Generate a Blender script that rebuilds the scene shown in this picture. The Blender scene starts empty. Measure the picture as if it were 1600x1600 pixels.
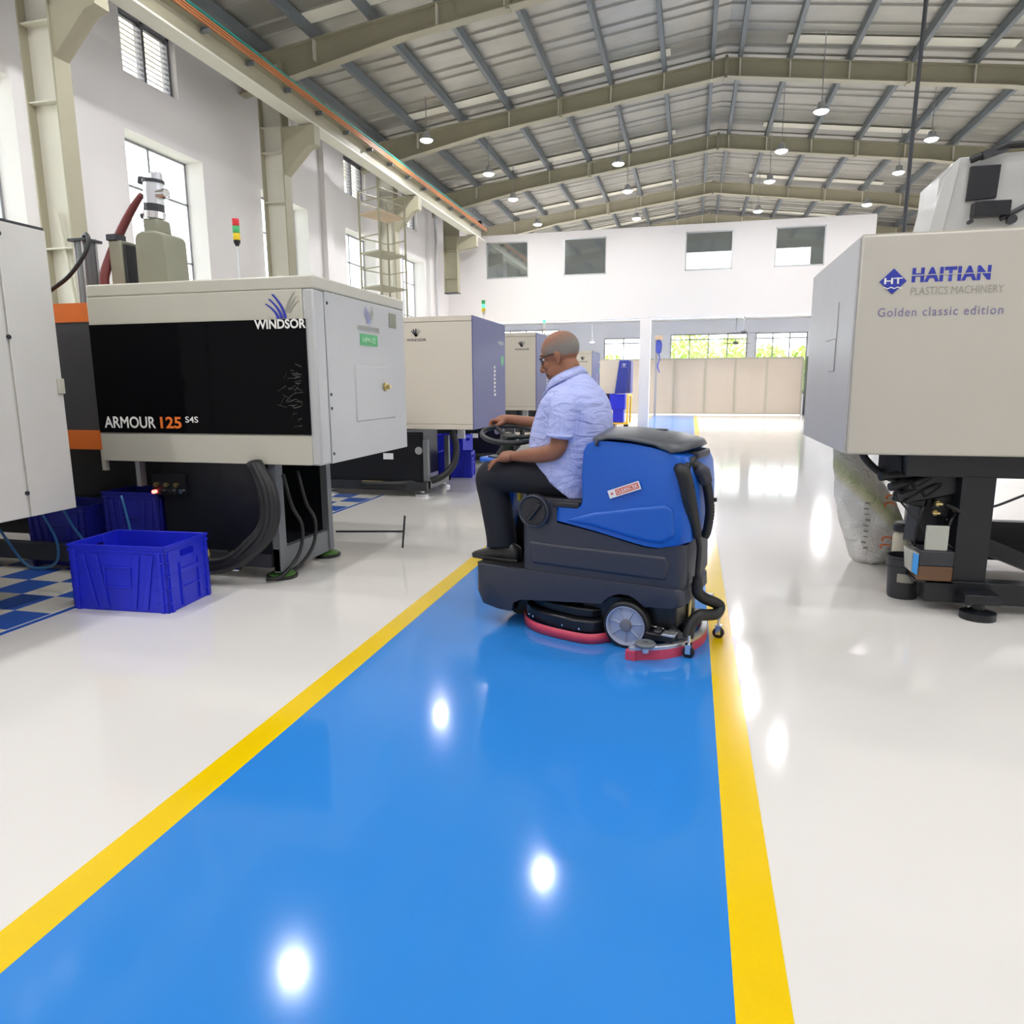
import bpy, bmesh, math, random
from mathutils import Vector, Matrix, Euler
random.seed(7)
sc = bpy.context.scene
COL = sc.collection
PI = math.pi

# ------------------------------------------------------------------ camera
cam = bpy.data.cameras.new('camera')
cam.sensor_fit = 'HORIZONTAL'; cam.sensor_width = 36.0
cam.lens = 36.0 * 1110 / 1600
cam.clip_start = 0.05; cam.clip_end = 300
cam_o = bpy.data.objects.new('camera', cam); COL.objects.link(cam_o)
vy = Vector((280, 202, -1110)).normalized()
vx = Vector((-4400, 176, -1110)).normalized()
n = vy.cross(vx).normalized()
if n.y < 0: n = -n
xx = vy.cross(n).normalized()
if xx.x < 0: xx = -xx
cam_o.matrix_world = Matrix.Translation((0, 0, 1.45)) @ Matrix((xx, vy, n)).to_4x4()
sc.camera = cam_o
# ------------------------------------------------------------------ view, world, sun, lights
sc.view_settings.view_transform = 'Standard'; sc.view_settings.look = 'None'
sc.view_settings.gamma = 1.0; sc.view_settings.use_curve_mapping = False
sc.view_settings.exposure = 0.38
w = bpy.data.worlds.new('daylight'); sc.world = w; w.use_nodes = True
bg = w.node_tree.nodes['Background']
bg.inputs[0].default_value = (0.93, 0.97, 1.0, 1); bg.inputs[1].default_value = 4.2
sun = bpy.data.lights.new('sun', 'SUN'); sun.energy = 7.0; sun.angle = 0.01; sun.color = (1, .97, .85)
so = bpy.data.objects.new('sun', sun); COL.objects.link(so)
so.rotation_euler = Vector((0.98, 0.55, -1.30)).to_track_quat('-Z', 'Y').to_euler()
WIN_Y = [(2.35, 4.0), (5.65, 7.25), (8.95, 10.6), (12.2, 13.85), (15.5, 17.1), (18.8, 20.45)]
for (a, b) in WIN_Y:                       # daylight portals in the window openings of the left wall
    l = bpy.data.lights.new('window_portal', 'AREA'); l.shape = 'RECTANGLE'
    l.size = 3.3; l.size_y = b - a; l.energy = 1
    try: l.cycles.is_portal = True
    except Exception: pass
    lo = bpy.data.objects.new('window_portal', l); COL.objects.link(lo)
    lo.location = (-8.0, (a + b) / 2, 3.3); lo.rotation_euler = (0, -PI / 2, 0)
LAMP_X = (-5.0, -1.85, 1.75, 4.75)
LAMPS = [(x, y) for y in (-3.1, -0.4, 2.2, 4.9) for x in LAMP_X] + [(-5.0, 7.5), (4.75, 7.5), (-2.05, 10.2), (-5.6, 15.2), (2.2, 15.6)] + \
        [(x, y) for y in (17.9, 20.4, 23.7, 26.6, 29.8) for x in LAMP_X]
LAMP_W = 15.5
# the high-bay lamps' own light sits in each lamp (see lamp builder)

# ------------------------------------------------------------------ materials
def mat(name, col, rough=.5, metal=0, noise=0, nscale=6, bump=0, bscale=40, spec=.5, emit=0, coat=0, trans=0, alpha=1):
    m = bpy.data.materials.new(name); m.use_nodes = True
    nt = m.node_tree; b = nt.nodes['Principled BSDF']
    c = (*col, 1)
    b.inputs['Base Color'].default_value = c
    b.inputs['Roughness'].default_value = rough
    b.inputs['Metallic'].default_value = metal
    b.inputs['Specular IOR Level'].default_value = spec
    b.inputs['Coat Weight'].default_value = coat
    b.inputs['Transmission Weight'].default_value = trans
    b.inputs['Alpha'].default_value = alpha
    if emit:
        b.inputs['Emission Color'].default_value = c; b.inputs['Emission Strength'].default_value = emit
    if noise or bump:
        tc = nt.nodes.new('ShaderNodeTexCoord')
        if noise:
            nz = nt.nodes.new('ShaderNodeTexNoise'); nz.inputs['Scale'].default_value = nscale; nz.inputs['Detail'].default_value = 5
            nt.links.new(tc.outputs['Object'], nz.inputs['Vector'])
            mx = nt.nodes.new('ShaderNodeMix'); mx.data_type = 'RGBA'
            mx.inputs['A'].default_value = (*[max(0, v * (1 - noise)) for v in col], 1)
            mx.inputs['B'].default_value = (*[min(1, v * (1 + noise)) for v in col], 1)
            nt.links.new(nz.outputs['Fac'], mx.inputs['Factor'])
            nt.links.new(mx.outputs['Result'], b.inputs['Base Color'])
        if bump:
            n2 = nt.nodes.new('ShaderNodeTexNoise'); n2.inputs['Scale'].default_value = bscale
            nt.links.new(tc.outputs['Object'], n2.inputs['Vector'])
            bp = nt.nodes.new('ShaderNodeBump'); bp.inputs['Strength'].default_value = bump; bp.inputs['Distance'].default_value = .01
            nt.links.new(n2.outputs['Fac'], bp.inputs['Height']); nt.links.new(bp.outputs['Normal'], b.inputs['Normal'])
    return m

M = {}
def defm(k, *a, **kw): M[k] = mat(k, *a, **kw)
defm('epoxy_white', (.69, .665, .63), .09, noise=.05, nscale=.6, bump=.015, bscale=1.5, spec=.55)
defm('epoxy_blue', (.028, .215, .62), .10, noise=.05, nscale=1.2, bump=.015, bscale=1.5, spec=.45)
defm('line_yellow', (.78, .53, .0), .14, noise=.04, nscale=4)
defm('tile_blue', (.03, .10, .42), .16, noise=.10, nscale=5)
defm('tile_cream', (.62, .60, .52), .16, noise=.08, nscale=5)
defm('wall_paint', (.86, .83, .825), .75, noise=.015, nscale=1.2, bump=.04, bscale=30)
defm('wall_far_paint', (.74, .77, .84), .7, noise=.02, nscale=1)
defm('steel_olive', (.40, .375, .27), .5, noise=.08, nscale=3, spec=.4)
defm('steel_cream', (.72, .70, .60), .5, noise=.05, nscale=2)
defm('purlin_grey', (.16, .18, .19), .5, noise=.1, nscale=3)
defm('roof_sheet', (.40, .39, .34), .38, metal=.45, noise=.22, nscale=1.5, bump=.12, bscale=6)
defm('roof_skylight', (.75, .72, .6), .5, emit=.07)
defm('lens', (1, 1, 1), .5, emit=14)
defm('alu', (.62, .63, .65), .35, metal=.8)
defm('chrome', (.75, .75, .74), .18, metal=1, noise=.1)
defm('brass', (.62, .50, .22), .3, metal=1, noise=.1)
defm('black_paint', (.007, .008, .011), .32, noise=.2, nscale=8)
defm('rubber', (.010, .010, .011), .5, noise=.2, nscale=20)
defm('dark_metal', (.04, .042, .048), .4, metal=.3, noise=.2, nscale=10)
defm('grey_paint', (.14, .15, .16), .4, noise=.1)
defm('feet_green', (.06, .16, .03), .4, noise=.3, nscale=30)
defm('cream_panel', (.52, .50, .41), .34, noise=.05, nscale=3, spec=.45)
defm('cream_panel_far', (.66, .60, .50), .38, noise=.03, nscale=2, spec=.45)
defm('white_panel', (.49, .49, .475), .22, noise=.04, nscale=2, spec=.5)
defm('white_panel_old', (.64, .62, .57), .35, noise=.07, nscale=3)
defm('haitian_panel', (.52, .49, .42), .36, noise=.04, nscale=3)
defm('haitian_end', (.46, .45, .45), .36, noise=.04, nscale=3)
defm('gloss_black', (.002, .002, .003), .08, spec=.10)
defm('tinted_dark', (.06, .06, .065), .12, spec=.5)
defm('orange', (.78, .17, .02), .4, noise=.05)
defm('purple_panel', (.095, .10, .26), .45, noise=.06, nscale=2)
defm('navy', (.03, .05, .32), .35, noise=.06)
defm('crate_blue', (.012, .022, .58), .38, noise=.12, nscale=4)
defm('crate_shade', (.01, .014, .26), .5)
defm('logo_blue', (.025, .04, .36), .4)
defm('logo_grey', (.33, .32, .27), .4)
defm('logo_pale_blue', (.30, .32, .55), .4)
defm('text_white', (.82, .80, .74), .4)
defm('text_mauve', (.22, .20, .32), .4)
defm('text_dark', (.06, .06, .07), .4)
defm('label_green', (.06, .42, .14), .4)
defm('label_pale_green', (.45, .80, .45), .4)
defm('red', (.62, .02, .03), .35)
defm('red_rubber', (.60, .06, .11), .45, noise=.1)
defm('amber', (.75, .55, .02), .35)
defm('lamp_green', (.1, .8, .35), .4, emit=1.2)
defm('red_led', (1, .1, .08), .4, emit=6)
defm('glass_tint', (.42, .46, .46), .06, metal=.75)
defm('blind_glow', (.92, .93, .95), .5, emit=.35)  # emission paints in the brightness of the lit lower window halves
defm('frame_grey', (.22, .22, .24), .4, metal=.4)
defm('mullion', (.28, .29, .31), .45)
defm('clear_glass', (.9, .95, .95), .02, trans=1, spec=.3)
defm('partition', (.38, .325, .265), .5, noise=.04, nscale=1.5)
defm('partition_rail', (.30, .28, .22), .5)
defm('foliage', (.42, .56, .12), .6, noise=.4, nscale=3)
defm('bark', (.12, .08, .05), .8)
defm('outdoor_ground', (.55, .55, .42), .9, noise=.2, nscale=1)
defm('olive_tank', (.24, .24, .175), .5, noise=.12, nscale=5)
defm('pump_red', (.15, .03, .028), .4, noise=.2)
defm('conductor_orange', (.66, .25, .10), .5)
defm('cable_green', (.02, .30, .25), .5)
defm('trolley_yellow', (.80, .50, .03), .45)
defm('wood', (.55, .42, .28), .6)
defm('sticker', (.80, .80, .82), .4)
defm('sticker_red', (.70, .16, .10), .4)
defm('jar_cream', (.62, .57, .44), .4)
defm('oil', (.12, .055, .02), .15, spec=.6)
defm('jug_plastic', (.42, .43, .38), .3)
defm('blue_label', (.05, .30, .72), .4)
defm('blue_hose', (.02, .12, .28), .4)
# scrubber and driver
defm('scrub_blue', (.008, .105, .50), .33, bump=.05, bscale=220, spec=.45)
defm('scrub_grey', (.032, .035, .052), .42, bump=.05, bscale=220)
defm('lid_grey', (.075, .08, .09), .36)
defm('seat_vinyl', (.015, .015, .018), .45)
defm('wheel_silver', (.42, .46, .58), .3, metal=.3)
defm('skin', (.27, .112, .062), .48, noise=.14, nscale=14, bump=.05, bscale=90, spec=.4)
defm('hair_grey', (.22, .20, .18), .8, noise=.35, nscale=60, bump=.5, bscale=150)
defm('stubble', (.11, .075, .06), .8, noise=.3, nscale=80, bump=.2, bscale=200)
defm('trousers', (.006, .007, .013), .8, noise=.2, nscale=8, bump=.3, bscale=12)
defm('shoe', (.018, .018, .017), .35, bump=.1)
defm('spectacle', (.015, .012, .012), .3)

def shirt_material():
    m = mat('shirt_cotton', (.44, .49, .80), .8, bump=0)
    nt = m.node_tree; b = nt.nodes['Principled BSDF']
    tc = nt.nodes.new('ShaderNodeTexCoord')
    wv = nt.nodes.new('ShaderNodeTexWave'); wv.wave_type = 'BANDS'; wv.bands_direction = 'Y'
    wv.inputs['Scale'].default_value = 45; wv.inputs['Distortion'].default_value = 1.0
    mx = nt.nodes.new('ShaderNodeMix'); mx.data_type = 'RGBA'
    mx.inputs['A'].default_value = (.40, .45, .79, 1); mx.inputs['B'].default_value = (.45, .50, .82, 1)
    nt.links.new(tc.outputs['Object'], wv.inputs['Vector']); nt.links.new(wv.outputs['Fac'], mx.inputs['Factor'])
    nt.links.new(mx.outputs['Result'], b.inputs['Base Color'])
    nz = nt.nodes.new('ShaderNodeTexNoise'); nz.inputs['Scale'].default_value = 9; nz.inputs['Detail'].default_value = 3; nz.inputs['Distortion'].default_value = 1.2
    mp = nt.nodes.new('ShaderNodeMapping'); mp.inputs['Scale'].default_value = (1, .5, 1.8); mp.inputs['Rotation'].default_value = (0, .5, 0)
    nt.links.new(tc.outputs['Object'], mp.inputs['Vector']); nt.links.new(mp.outputs['Vector'], nz.inputs['Vector'])
    bp = nt.nodes.new('ShaderNodeBump'); bp.inputs['Strength'].default_value = .8; bp.inputs['Distance'].default_value = .03
    nt.links.new(nz.outputs['Fac'], bp.inputs['Height']); nt.links.new(bp.outputs['Normal'], b.inputs['Normal'])
    return m
M['shirt'] = shirt_material()

def sack_material():
    m = mat('sack_film', (.70, .70, .68), .28, spec=.6)
    nt = m.node_tree; b = nt.nodes['Principled BSDF']
    tc = nt.nodes.new('ShaderNodeTexCoord')
    sx = nt.nodes.new('ShaderNodeSeparateXYZ'); nt.links.new(tc.outputs['Object'], sx.inputs[0])
    ramp = nt.nodes.new('ShaderNodeValToRGB'); e = ramp.color_ramp.elements; W_ = (.80, .79, .76, 1)
    e[0].position = .50; e[0].color = W_; e[1].position = .80; e[1].color = W_
    k = e.new(.56); k.color = (.62, .60, .40, 1); k = e.new(.62); k.color = (.42, .46, .24, 1); k = e.new(.70); k.color = (.70, .70, .58, 1)
    mr = nt.nodes.new('ShaderNodeMath'); mr.operation = 'MULTIPLY_ADD'; mr.inputs[1].default_value = .9
    nt.links.new(sx.outputs['X'], mr.inputs[0]); nt.links.new(sx.outputs['Z'], mr.inputs[2])
    nt.links.new(mr.outputs[0], ramp.inputs['Fac'])
    nt.links.new(ramp.outputs['Color'], b.inputs['Base Color'])
    nz = nt.nodes.new('ShaderNodeTexNoise'); nz.inputs['Scale'].default_value = 14; nz.inputs['Distortion'].default_value = 2
    nt.links.new(tc.outputs['Object'], nz.inputs['Vector'])
    bp = nt.nodes.new('ShaderNodeBump'); bp.inputs['Strength'].default_value = .7; bp.inputs['Distance'].default_value = .03
    nt.links.new(nz.outputs['Fac'], bp.inputs['Height']); nt.links.new(bp.outputs['Normal'], b.inputs['Normal'])
    return m
M['sack'] = sack_material()
def hair_material():
    m = mat('thin_grey_hair', (.2, .18, .16), .75, bump=.5, bscale=150); nt = m.node_tree; b = nt.nodes['Principled BSDF']
    at = nt.nodes.new('ShaderNodeAttribute'); at.attribute_name = 'edge'
    tc = nt.nodes.new('ShaderNodeTexCoord'); nz = nt.nodes.new('ShaderNodeTexNoise'); nz.inputs['Scale'].default_value = 120
    nt.links.new(tc.outputs['Object'], nz.inputs['Vector'])
    ma = nt.nodes.new('ShaderNodeMath'); ma.operation = 'MULTIPLY_ADD'; ma.inputs[1].default_value = .8; ma.inputs[2].default_value = -.4
    nt.links.new(nz.outputs['Fac'], ma.inputs[0])
    ad = nt.nodes.new('ShaderNodeMath'); ad.operation = 'ADD'; ad.use_clamp = True
    nt.links.new(at.outputs['Fac'], ad.inputs[0]); nt.links.new(ma.outputs[0], ad.inputs[1])
    mx = nt.nodes.new('ShaderNodeMix'); mx.data_type = 'RGBA'
    mx.inputs['A'].default_value = (.25, .115, .068, 1); mx.inputs['B'].default_value = (.21, .19, .165, 1)
    nt.links.new(ad.outputs[0], mx.inputs['Factor']); nt.links.new(mx.outputs['Result'], b.inputs['Base Color'])
    return m
M['hair_grey'] = hair_material()

# ------------------------------------------------------------------ object helpers
def root_matrix(p):
    return Matrix.Identity(4) if p is None else root_matrix(p.parent) @ p.matrix_basis

def tag(o, label=None, cat=None, group=None, kind=None):
    if label: o['label'] = label
    if cat: o['category'] = cat
    if group: o['group'] = group
    if kind: o['kind'] = kind
    return o

def thing(name, label, cat, loc=(0, 0, 0), rz=0, group=None, kind=None):
    o = bpy.data.objects.new(name, None); COL.objects.link(o)
    o.location = loc; o.rotation_euler = (0, 0, rz); o.empty_display_size = .1
    o.matrix_basis = Matrix.Translation(loc) @ Matrix.Rotation(rz, 4, 'Z')
    return tag(o, label, cat, group, kind)

class MB:
    def __init__(s): s.v = []; s.f = []
    def add(s, vs, fs):
        k = len(s.v); s.v += [Vector(p) for p in vs]; s.f += [tuple(i + k for i in f) for f in fs]; return s
    def box(s, x0, x1, y0, y1, z0, z1):
        return s.add([(x0, y0, z0), (x1, y0, z0), (x1, y1, z0), (x0, y1, z0), (x0, y0, z1), (x1, y0, z1), (x1, y1, z1), (x0, y1, z1)],
                     [(0, 3, 2, 1), (4, 5, 6, 7), (0, 1, 5, 4), (1, 2, 6, 5), (2, 3, 7, 6), (3, 0, 4, 7)])
    def obox(s, c, size, rot):                      # oriented box
        R = Euler(rot).to_matrix(); hx, hy, hz = [q / 2 for q in size]; c = Vector(c)
        vs = [c + R @ Vector(p) for p in [(-hx, -hy, -hz), (hx, -hy, -hz), (hx, hy, -hz), (-hx, hy, -hz), (-hx, -hy, hz), (hx, -hy, hz), (hx, hy, hz), (-hx, hy, hz)]]
        return s.add(vs, [(0, 3, 2, 1), (4, 5, 6, 7), (0, 1, 5, 4), (1, 2, 6, 5), (2, 3, 7, 6), (3, 0, 4, 7)])
    def prism(s, pts, axis, a, b):                  # pts 2D polygon; axis 'x': (y,z)  'y': (x,z)  'z': (x,y)
        n = len(pts)
        def mk(p, t): return (t, p[0], p[1]) if axis == 'x' else ((p[0], t, p[1]) if axis == 'y' else (p[0], p[1], t))
        vs = [mk(p, a) for p in pts] + [mk(p, b) for p in pts]
        fs = [tuple(range(n)), tuple(range(2 * n - 1, n - 1, -1))] + [(i, i + n, (i + 1) % n + n, (i + 1) % n) for i in range(n)]
        return s.add(vs, fs)
    def rings(s, rings, cap=True, closed=False):
        n = len(rings[0]); k = len(s.v)
        for r in rings: s.v += [Vector(p) for p in r]
        m = len(rings)
        for j in range(m - 1 if not closed else m):
            j2 = (j + 1) % m
            for i in range(n):
                i2 = (i + 1) % n
                s.f.append((k + j * n + i, k + j * n + i2, k + j2 * n + i2, k + j2 * n + i))
        if cap and not closed:
            s.f.append(tuple(k + i for i in range(n - 1, -1, -1))); s.f.append(tuple(k + (m - 1) * n + i for i in range(n)))
        return s
    def tube(s, pts, rad, n=10, closed=False, cap=True, ribs=0):
        pts = [Vector(p) for p in pts]; m = len(pts)
        if not isinstance(rad, (list, tuple)): rad = [rad] * m
        rings = []; up = None
        for i, p in enumerate(pts):
            if closed: t = pts[(i + 1) % m] - pts[i - 1]
            else: t = pts[min(i + 1, m - 1)] - pts[max(i - 1, 0)]
            t.normalize()
            if up is None:
                up = Vector((0, 0, 1)) if abs(t.z) < .9 else Vector((1, 0, 0))
            a = t.cross(up)
            if a.length < 1e-5: a = t.orthogonal()
            a.normalize(); b = a.cross(t).normalized(); up = b
            r = rad[i]
            if ribs and i % 2: r *= (1 - ribs)
            rings.append([p + a * math.cos(q) * r + b * math.sin(q) * r for q in [2 * PI * k / n for k in range(n)]])
        return s.rings(rings, cap, closed)
    def cyl(s, c, r, h, axis='z', n=20, r2=None):   # base centre c, height along axis
        d = {'x': Vector((1, 0, 0)), 'y': Vector((0, 1, 0)), 'z': Vector((0, 0, 1))}[axis] if isinstance(axis, str) else Vector(axis).normalized()
        return s.tube([Vector(c), Vector(c) + d * h], [r, r if r2 is None else r2], n)
    def lathe(s, c, prof, n=24, axis='z'):          # prof list of (r, h)
        c = Vector(c); rings = []
        for r, h in prof:
            ring = []
            for k in range(n):
                q = 2 * PI * k / n; u, v = r * math.cos(q), r * math.sin(q)
                ring.append(c + (Vector((u, v, h)) if axis == 'z' else (Vector((u, h, v)) if axis == 'y' else Vector((h, u, v)))))
            rings.append(ring)
        return s.rings(rings)
    def ell(s, c, rad, R=None, n=20, m=12):
        c = Vector(c); R = R or Matrix.Identity(3); rings = []
        for j in range(1, m):
            th = PI * j / m
            rings.append([c + R @ Vector((rad[0] * math.sin(th) * math.cos(q), rad[1] * math.sin(th) * math.sin(q), rad[2] * math.cos(th))) for q in [2 * PI * k / n for k in range(n)]])
        return s.rings(rings)
    def grid(s, rows):                              # open surface from rows of points
        k = len(s.v); n = len(rows[0])
        for r in rows: s.v += [Vector(p) for p in r]
        for j in range(len(rows) - 1):
            for i in range(n - 1): s.f.append((k + j * n + i, k + j * n + i + 1, k + (j + 1) * n + i + 1, k + (j + 1) * n + i))
        return s
    def mesh(s, name, inv=None):
        me = bpy.data.meshes.new(name)
        me.from_pydata([tuple((inv @ p) if inv else p) for p in s.v], [], s.f); me.update()
        bm = bmesh.new(); bm.from_mesh(me); bmesh.ops.recalc_face_normals(bm, faces=bm.faces); bm.to_mesh(me); bm.free()
        return me
    def build(s, name, m, parent=None, local=False, smooth=False, bevel=0, seg=2, label=None, cat=None, group=None, kind=None, solid=0, subd=0, angle=40):
        inv = None
        if parent is not None and not local: inv = root_matrix(parent).inverted()
        me = s.mesh(name, inv)
        me.materials.append(M[m] if isinstance(m, str) else m)
        o = bpy.data.objects.new(name, me); COL.objects.link(o)
        if parent is not None: o.parent = parent
        if solid:
            q = o.modifiers.new('solid', 'SOLIDIFY'); q.thickness = solid; q.offset = 0
        if bevel:
            q = o.modifiers.new('bevel', 'BEVEL'); q.width = bevel; q.segments = seg; q.limit_method = 'ANGLE'; q.angle_limit = math.radians(angle)
        if subd:
            q = o.modifiers.new('sub', 'SUBSURF'); q.levels = subd; q.render_levels = subd
        if smooth or bevel:
            for p in me.polygons: p.use_smooth = True
            if not smooth or smooth == 'auto':
                try: me.set_sharp_from_angle(angle=math.radians(38))
                except Exception: pass
        return tag(o, label, cat, group, kind)

def smooth_path(pts, k=6):
    P = [Vector(p) for p in pts]; P = [P[0] * 2 - P[1]] + P + [P[-1] * 2 - P[-2]]; out = []
    for i in range(1, len(P) - 2):
        for j in range(k):
            t = j / k; a, b, c, d = P[i - 1], P[i], P[i + 1], P[i + 2]
            out.append(.5 * ((2 * b) + (c - a) * t + (2 * a - 5 * b + 4 * c - d) * t * t + (3 * b - a - 3 * c + d) * t ** 3))
    out.append(P[-2]); return out

def lerp_path(vals, k):
    out = []
    for i in range(len(vals) - 1):
        for j in range(k): out.append(vals[i] + (vals[i + 1] - vals[i]) * j / k)
    return out + [vals[-1]]

def remesh_obj(o, voxel, smooth_it=6):
    q = o.modifiers.new('r', 'REMESH'); q.mode = 'VOXEL'; q.voxel_size = voxel; q.use_smooth_shade = True
    if smooth_it:
        s_ = o.modifiers.new('s', 'SMOOTH'); s_.factor = .5; s_.iterations = smooth_it
    dg = bpy.context.evaluated_depsgraph_get(); dg.update()
    me = bpy.data.meshes.new_from_object(o.evaluated_get(dg))
    o.modifiers.clear(); o.data = me
    for p in me.polygons: p.use_smooth = True
    return o

def copy_tree(o, parent=None, loc=None, group=None, label=None):
    c = o.copy(); COL.objects.link(c)
    if parent is not None: c.parent = parent
    if loc is not None:
        c.matrix_basis = Matrix.Translation(loc) @ Matrix.Rotation(o.rotation_euler.z, 4, 'Z')
    if label: c['label'] = label
    for ch in list(o.children): copy_tree(ch, c)
    return c

FACES = {'front': (PI / 2, 0, 0), 'end': (PI / 2, 0, PI / 2)}
def text(name, body, loc, width, height, rot, m, parent, bold=0, spacing=1.0, shear=0, local=False, label=None):
    cu = bpy.data.curves.new(name, 'FONT'); cu.body = body; cu.size = 1; cu.offset = bold; cu.space_character = spacing; cu.shear = shear
    cu.extrude = 0.0; cu.resolution_u = 3
    t = bpy.data.objects.new('tmp_text', cu); COL.objects.link(t)
    dg = bpy.context.evaluated_depsgraph_get(); dg.update()
    me = bpy.data.meshes.new_from_object(t.evaluated_get(dg)); bpy.data.objects.remove(t)
    xs = [v.co.x for v in me.vertices]; ys = [v.co.y for v in me.vertices]
    x0, x1, y0, y1 = min(xs), max(xs), min(ys), max(ys)
    R = Euler(rot).to_matrix() if not isinstance(rot, Matrix) else rot
    inv = Matrix.Identity(4) if (local or parent is None) else root_matrix(parent).inverted()
    for v in me.vertices:
        p = Vector(((v.co.x - x0) / (x1 - x0) * width, (v.co.y - y0) / (y1 - y0) * height, 0))
        v.co = inv @ (Vector(loc) + R @ p)
    me.materials.clear(); me.materials.append(M[m]); me.name = name
    o = bpy.data.objects.new(name, me); COL.objects.link(o)
    if parent is not None: o.parent = parent
    if label: o['label'] = label
    return o

# ================================================================== SETTING
XL, XR, YB, YF = -7.7, 8.6, -6.0, 36.0
o = MB().box(-11.2, 12, YB, 36.2, -.2, 0).build('floor', 'epoxy_white', kind='structure', label='glossy white epoxy factory floor')
FLOOR = o
MB().box(-1.625, .155, YB, 33.4, 0, .002).build('painted_aisle', 'epoxy_blue', FLOOR, label='blue painted aisle')
MB().box(-1.755, -1.625, YB, 33.4, 0, .0025).build('aisle_line', 'line_yellow', FLOOR, label='yellow painted line')
MB().box(.155, .285, YB, 33.4, 0, .0025).build('aisle_line', 'line_yellow', FLOOR, label='yellow painted line')
# chequered squares beside the machines
tb = MB().box(-.145, .145, -.1575, .1575, 0, .002).mesh('tile')
for (x0, cols, y0, rows) in ((-3.97, 9, 2.30, 8), (-3.97, 5, 7.10, 5)):
    for i in range(cols):
        for j in range(rows):
            me = tb.copy() if (i == 0 and j < 2) else None
            key = 'tile_blue' if (i + j) % 2 else 'tile_cream'
            if key not in M.setdefault('_tile', {}):
                q = tb.copy(); q.materials.append(M[key]); M['_tile'][key] = q
            t = bpy.data.objects.new('tile', M['_tile'][key]); COL.objects.link(t); t.parent = FLOOR
            t.location = (x0 - .145 - i * .29, y0 + .1575 + j * .315, 0)
    MB().box(-3.95, -3.91, y0, y0 + rows * .315, 0, .002).build('border_line', 'tile_blue', FLOOR)

# left wall with window openings and louvres
LOUV = [(5.75, 6.85), (9.05, 10.15), (12.3, 13.4), (15.55, 16.65), (18.9, 19.98)]
wl = MB()
def wall_with_holes(mb, axis, c0, c1, s0, s1, z0, z1, holes):
    # axis 'x': wall in the plane x=c0..c1 spanning y; axis 'y': spanning x
    ss = sorted({s0, s1, *[h[0] for h in holes], *[h[1] for h in holes]})
    zs = sorted({z0, z1, *[h[2] for h in holes], *[h[3] for h in holes]})
    for i in range(len(ss) - 1):
        run = None
        for j in range(len(zs) - 1):
            cs, cz = (ss[i] + ss[i + 1]) / 2, (zs[j] + zs[j + 1]) / 2
            hole = any(h[0] < cs < h[1] and h[2] < cz < h[3] for h in holes)
            if not hole:
                if run is None: run = [zs[j], zs[j + 1]]
                else: run[1] = zs[j + 1]
            if (hole or j == len(zs) - 2) and run:
                if axis == 'x': mb.box(c0, c1, ss[i], ss[i + 1], run[0], run[1])
                else: mb.box(ss[i], ss[i + 1], c0, c1, run[0], run[1])
                run = None
holes = [(a, b, 1.6, 4.95) for a, b in WIN_Y] + [(a, b, 5.7, 6.55) for a, b in LOUV]
wall_with_holes(wl, 'x', XL - .38, XL, YB, 22.9, 0, 7.3, holes)
WL = wl.build('wall_left', 'wall_paint', kind='structure', label='white plastered left wall with tall windows')
for y in (4.55, 14.55, 20.75):
    MB().box(XL, XL + .12, y - .15, y + .15, 0, 6.9).build('pilaster', 'wall_paint', WL)
MB().tube([(XL + .18, 21.0, 0), (XL + .18, 21.0, 6.9)], .035).build('drain_pipe', 'alu', WL)
for k, (a, b) in enumerate(WIN_Y):
    wd = thing('window_%d' % (k + 1), 'tall steel framed window in the left wall', None, (XL - .33, (a + b) / 2, 1.6), kind='structure')
    fr = MB()
    x = XL - .35
    for (p, q) in ((a, a + .03), ((a + b) / 2 - .015, (a + b) / 2 + .015), (b - .03, b)): fr.box(x, x + .03, p, q, 1.6, 4.95)
    for z in (1.6, 2.45, 3.39, 4.30, 4.92): fr.box(x, x + .03, a, b, z, z + .03)
    fr.build('frame', 'mullion', wd)
    zs = (1.64, 2.45, 3.39, 4.30, 4.91); ym = (a + b) / 2
    for z0, z1 in zip(zs[:-1], zs[1:]):
        for p, q in ((a + .04, ym - .02), (ym + .02, b - .04)):
            MB().box(x + .014, x + .020, p, q, z0 + .04 if z0 > 1.7 else z0, z1).build('pane', 'clear_glass', wd)
for a, b in LOUV:
    lv = thing('louvre_vent', 'slatted steel louvre vent high in the left wall %s' % ('above the window beside the ladder tower' if a == 15.55 else 'above the window at y %d metres' % int(a)), 'vent', (XL - .2, (a + b) / 2, 5.7))
    if a != 15.55:
        lv['label'] = {5.75: 'slatted louvre vent above the first window near the orange panel machine', 9.05: 'slatted louvre vent above the window behind the olive dryer tank', 12.3: 'slatted louvre vent above the window partly hidden by second steel column', 18.9: 'slatted louvre vent nearest the far white wall, behind the crane bracket'}[a]
    fr = MB()
    for p in (a, (a + b) / 2 - .025, b - .05): fr.box(XL - .22, XL - .1, p, p + .05, 5.7, 6.55)
    fr.box(XL - .22, XL - .1, a, b, 5.7, 5.74).box(XL - .22, XL - .1, a, b, 6.51, 6.55).build('frame', 'frame_grey', lv)
    for i in range(11):
        MB().obox((XL - .16, (a + b) / 2, 5.78 + i * .07), (.075, b - a - .06, .008), (0, .7, 0)).build('slat', 'wall_paint', lv)

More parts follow.
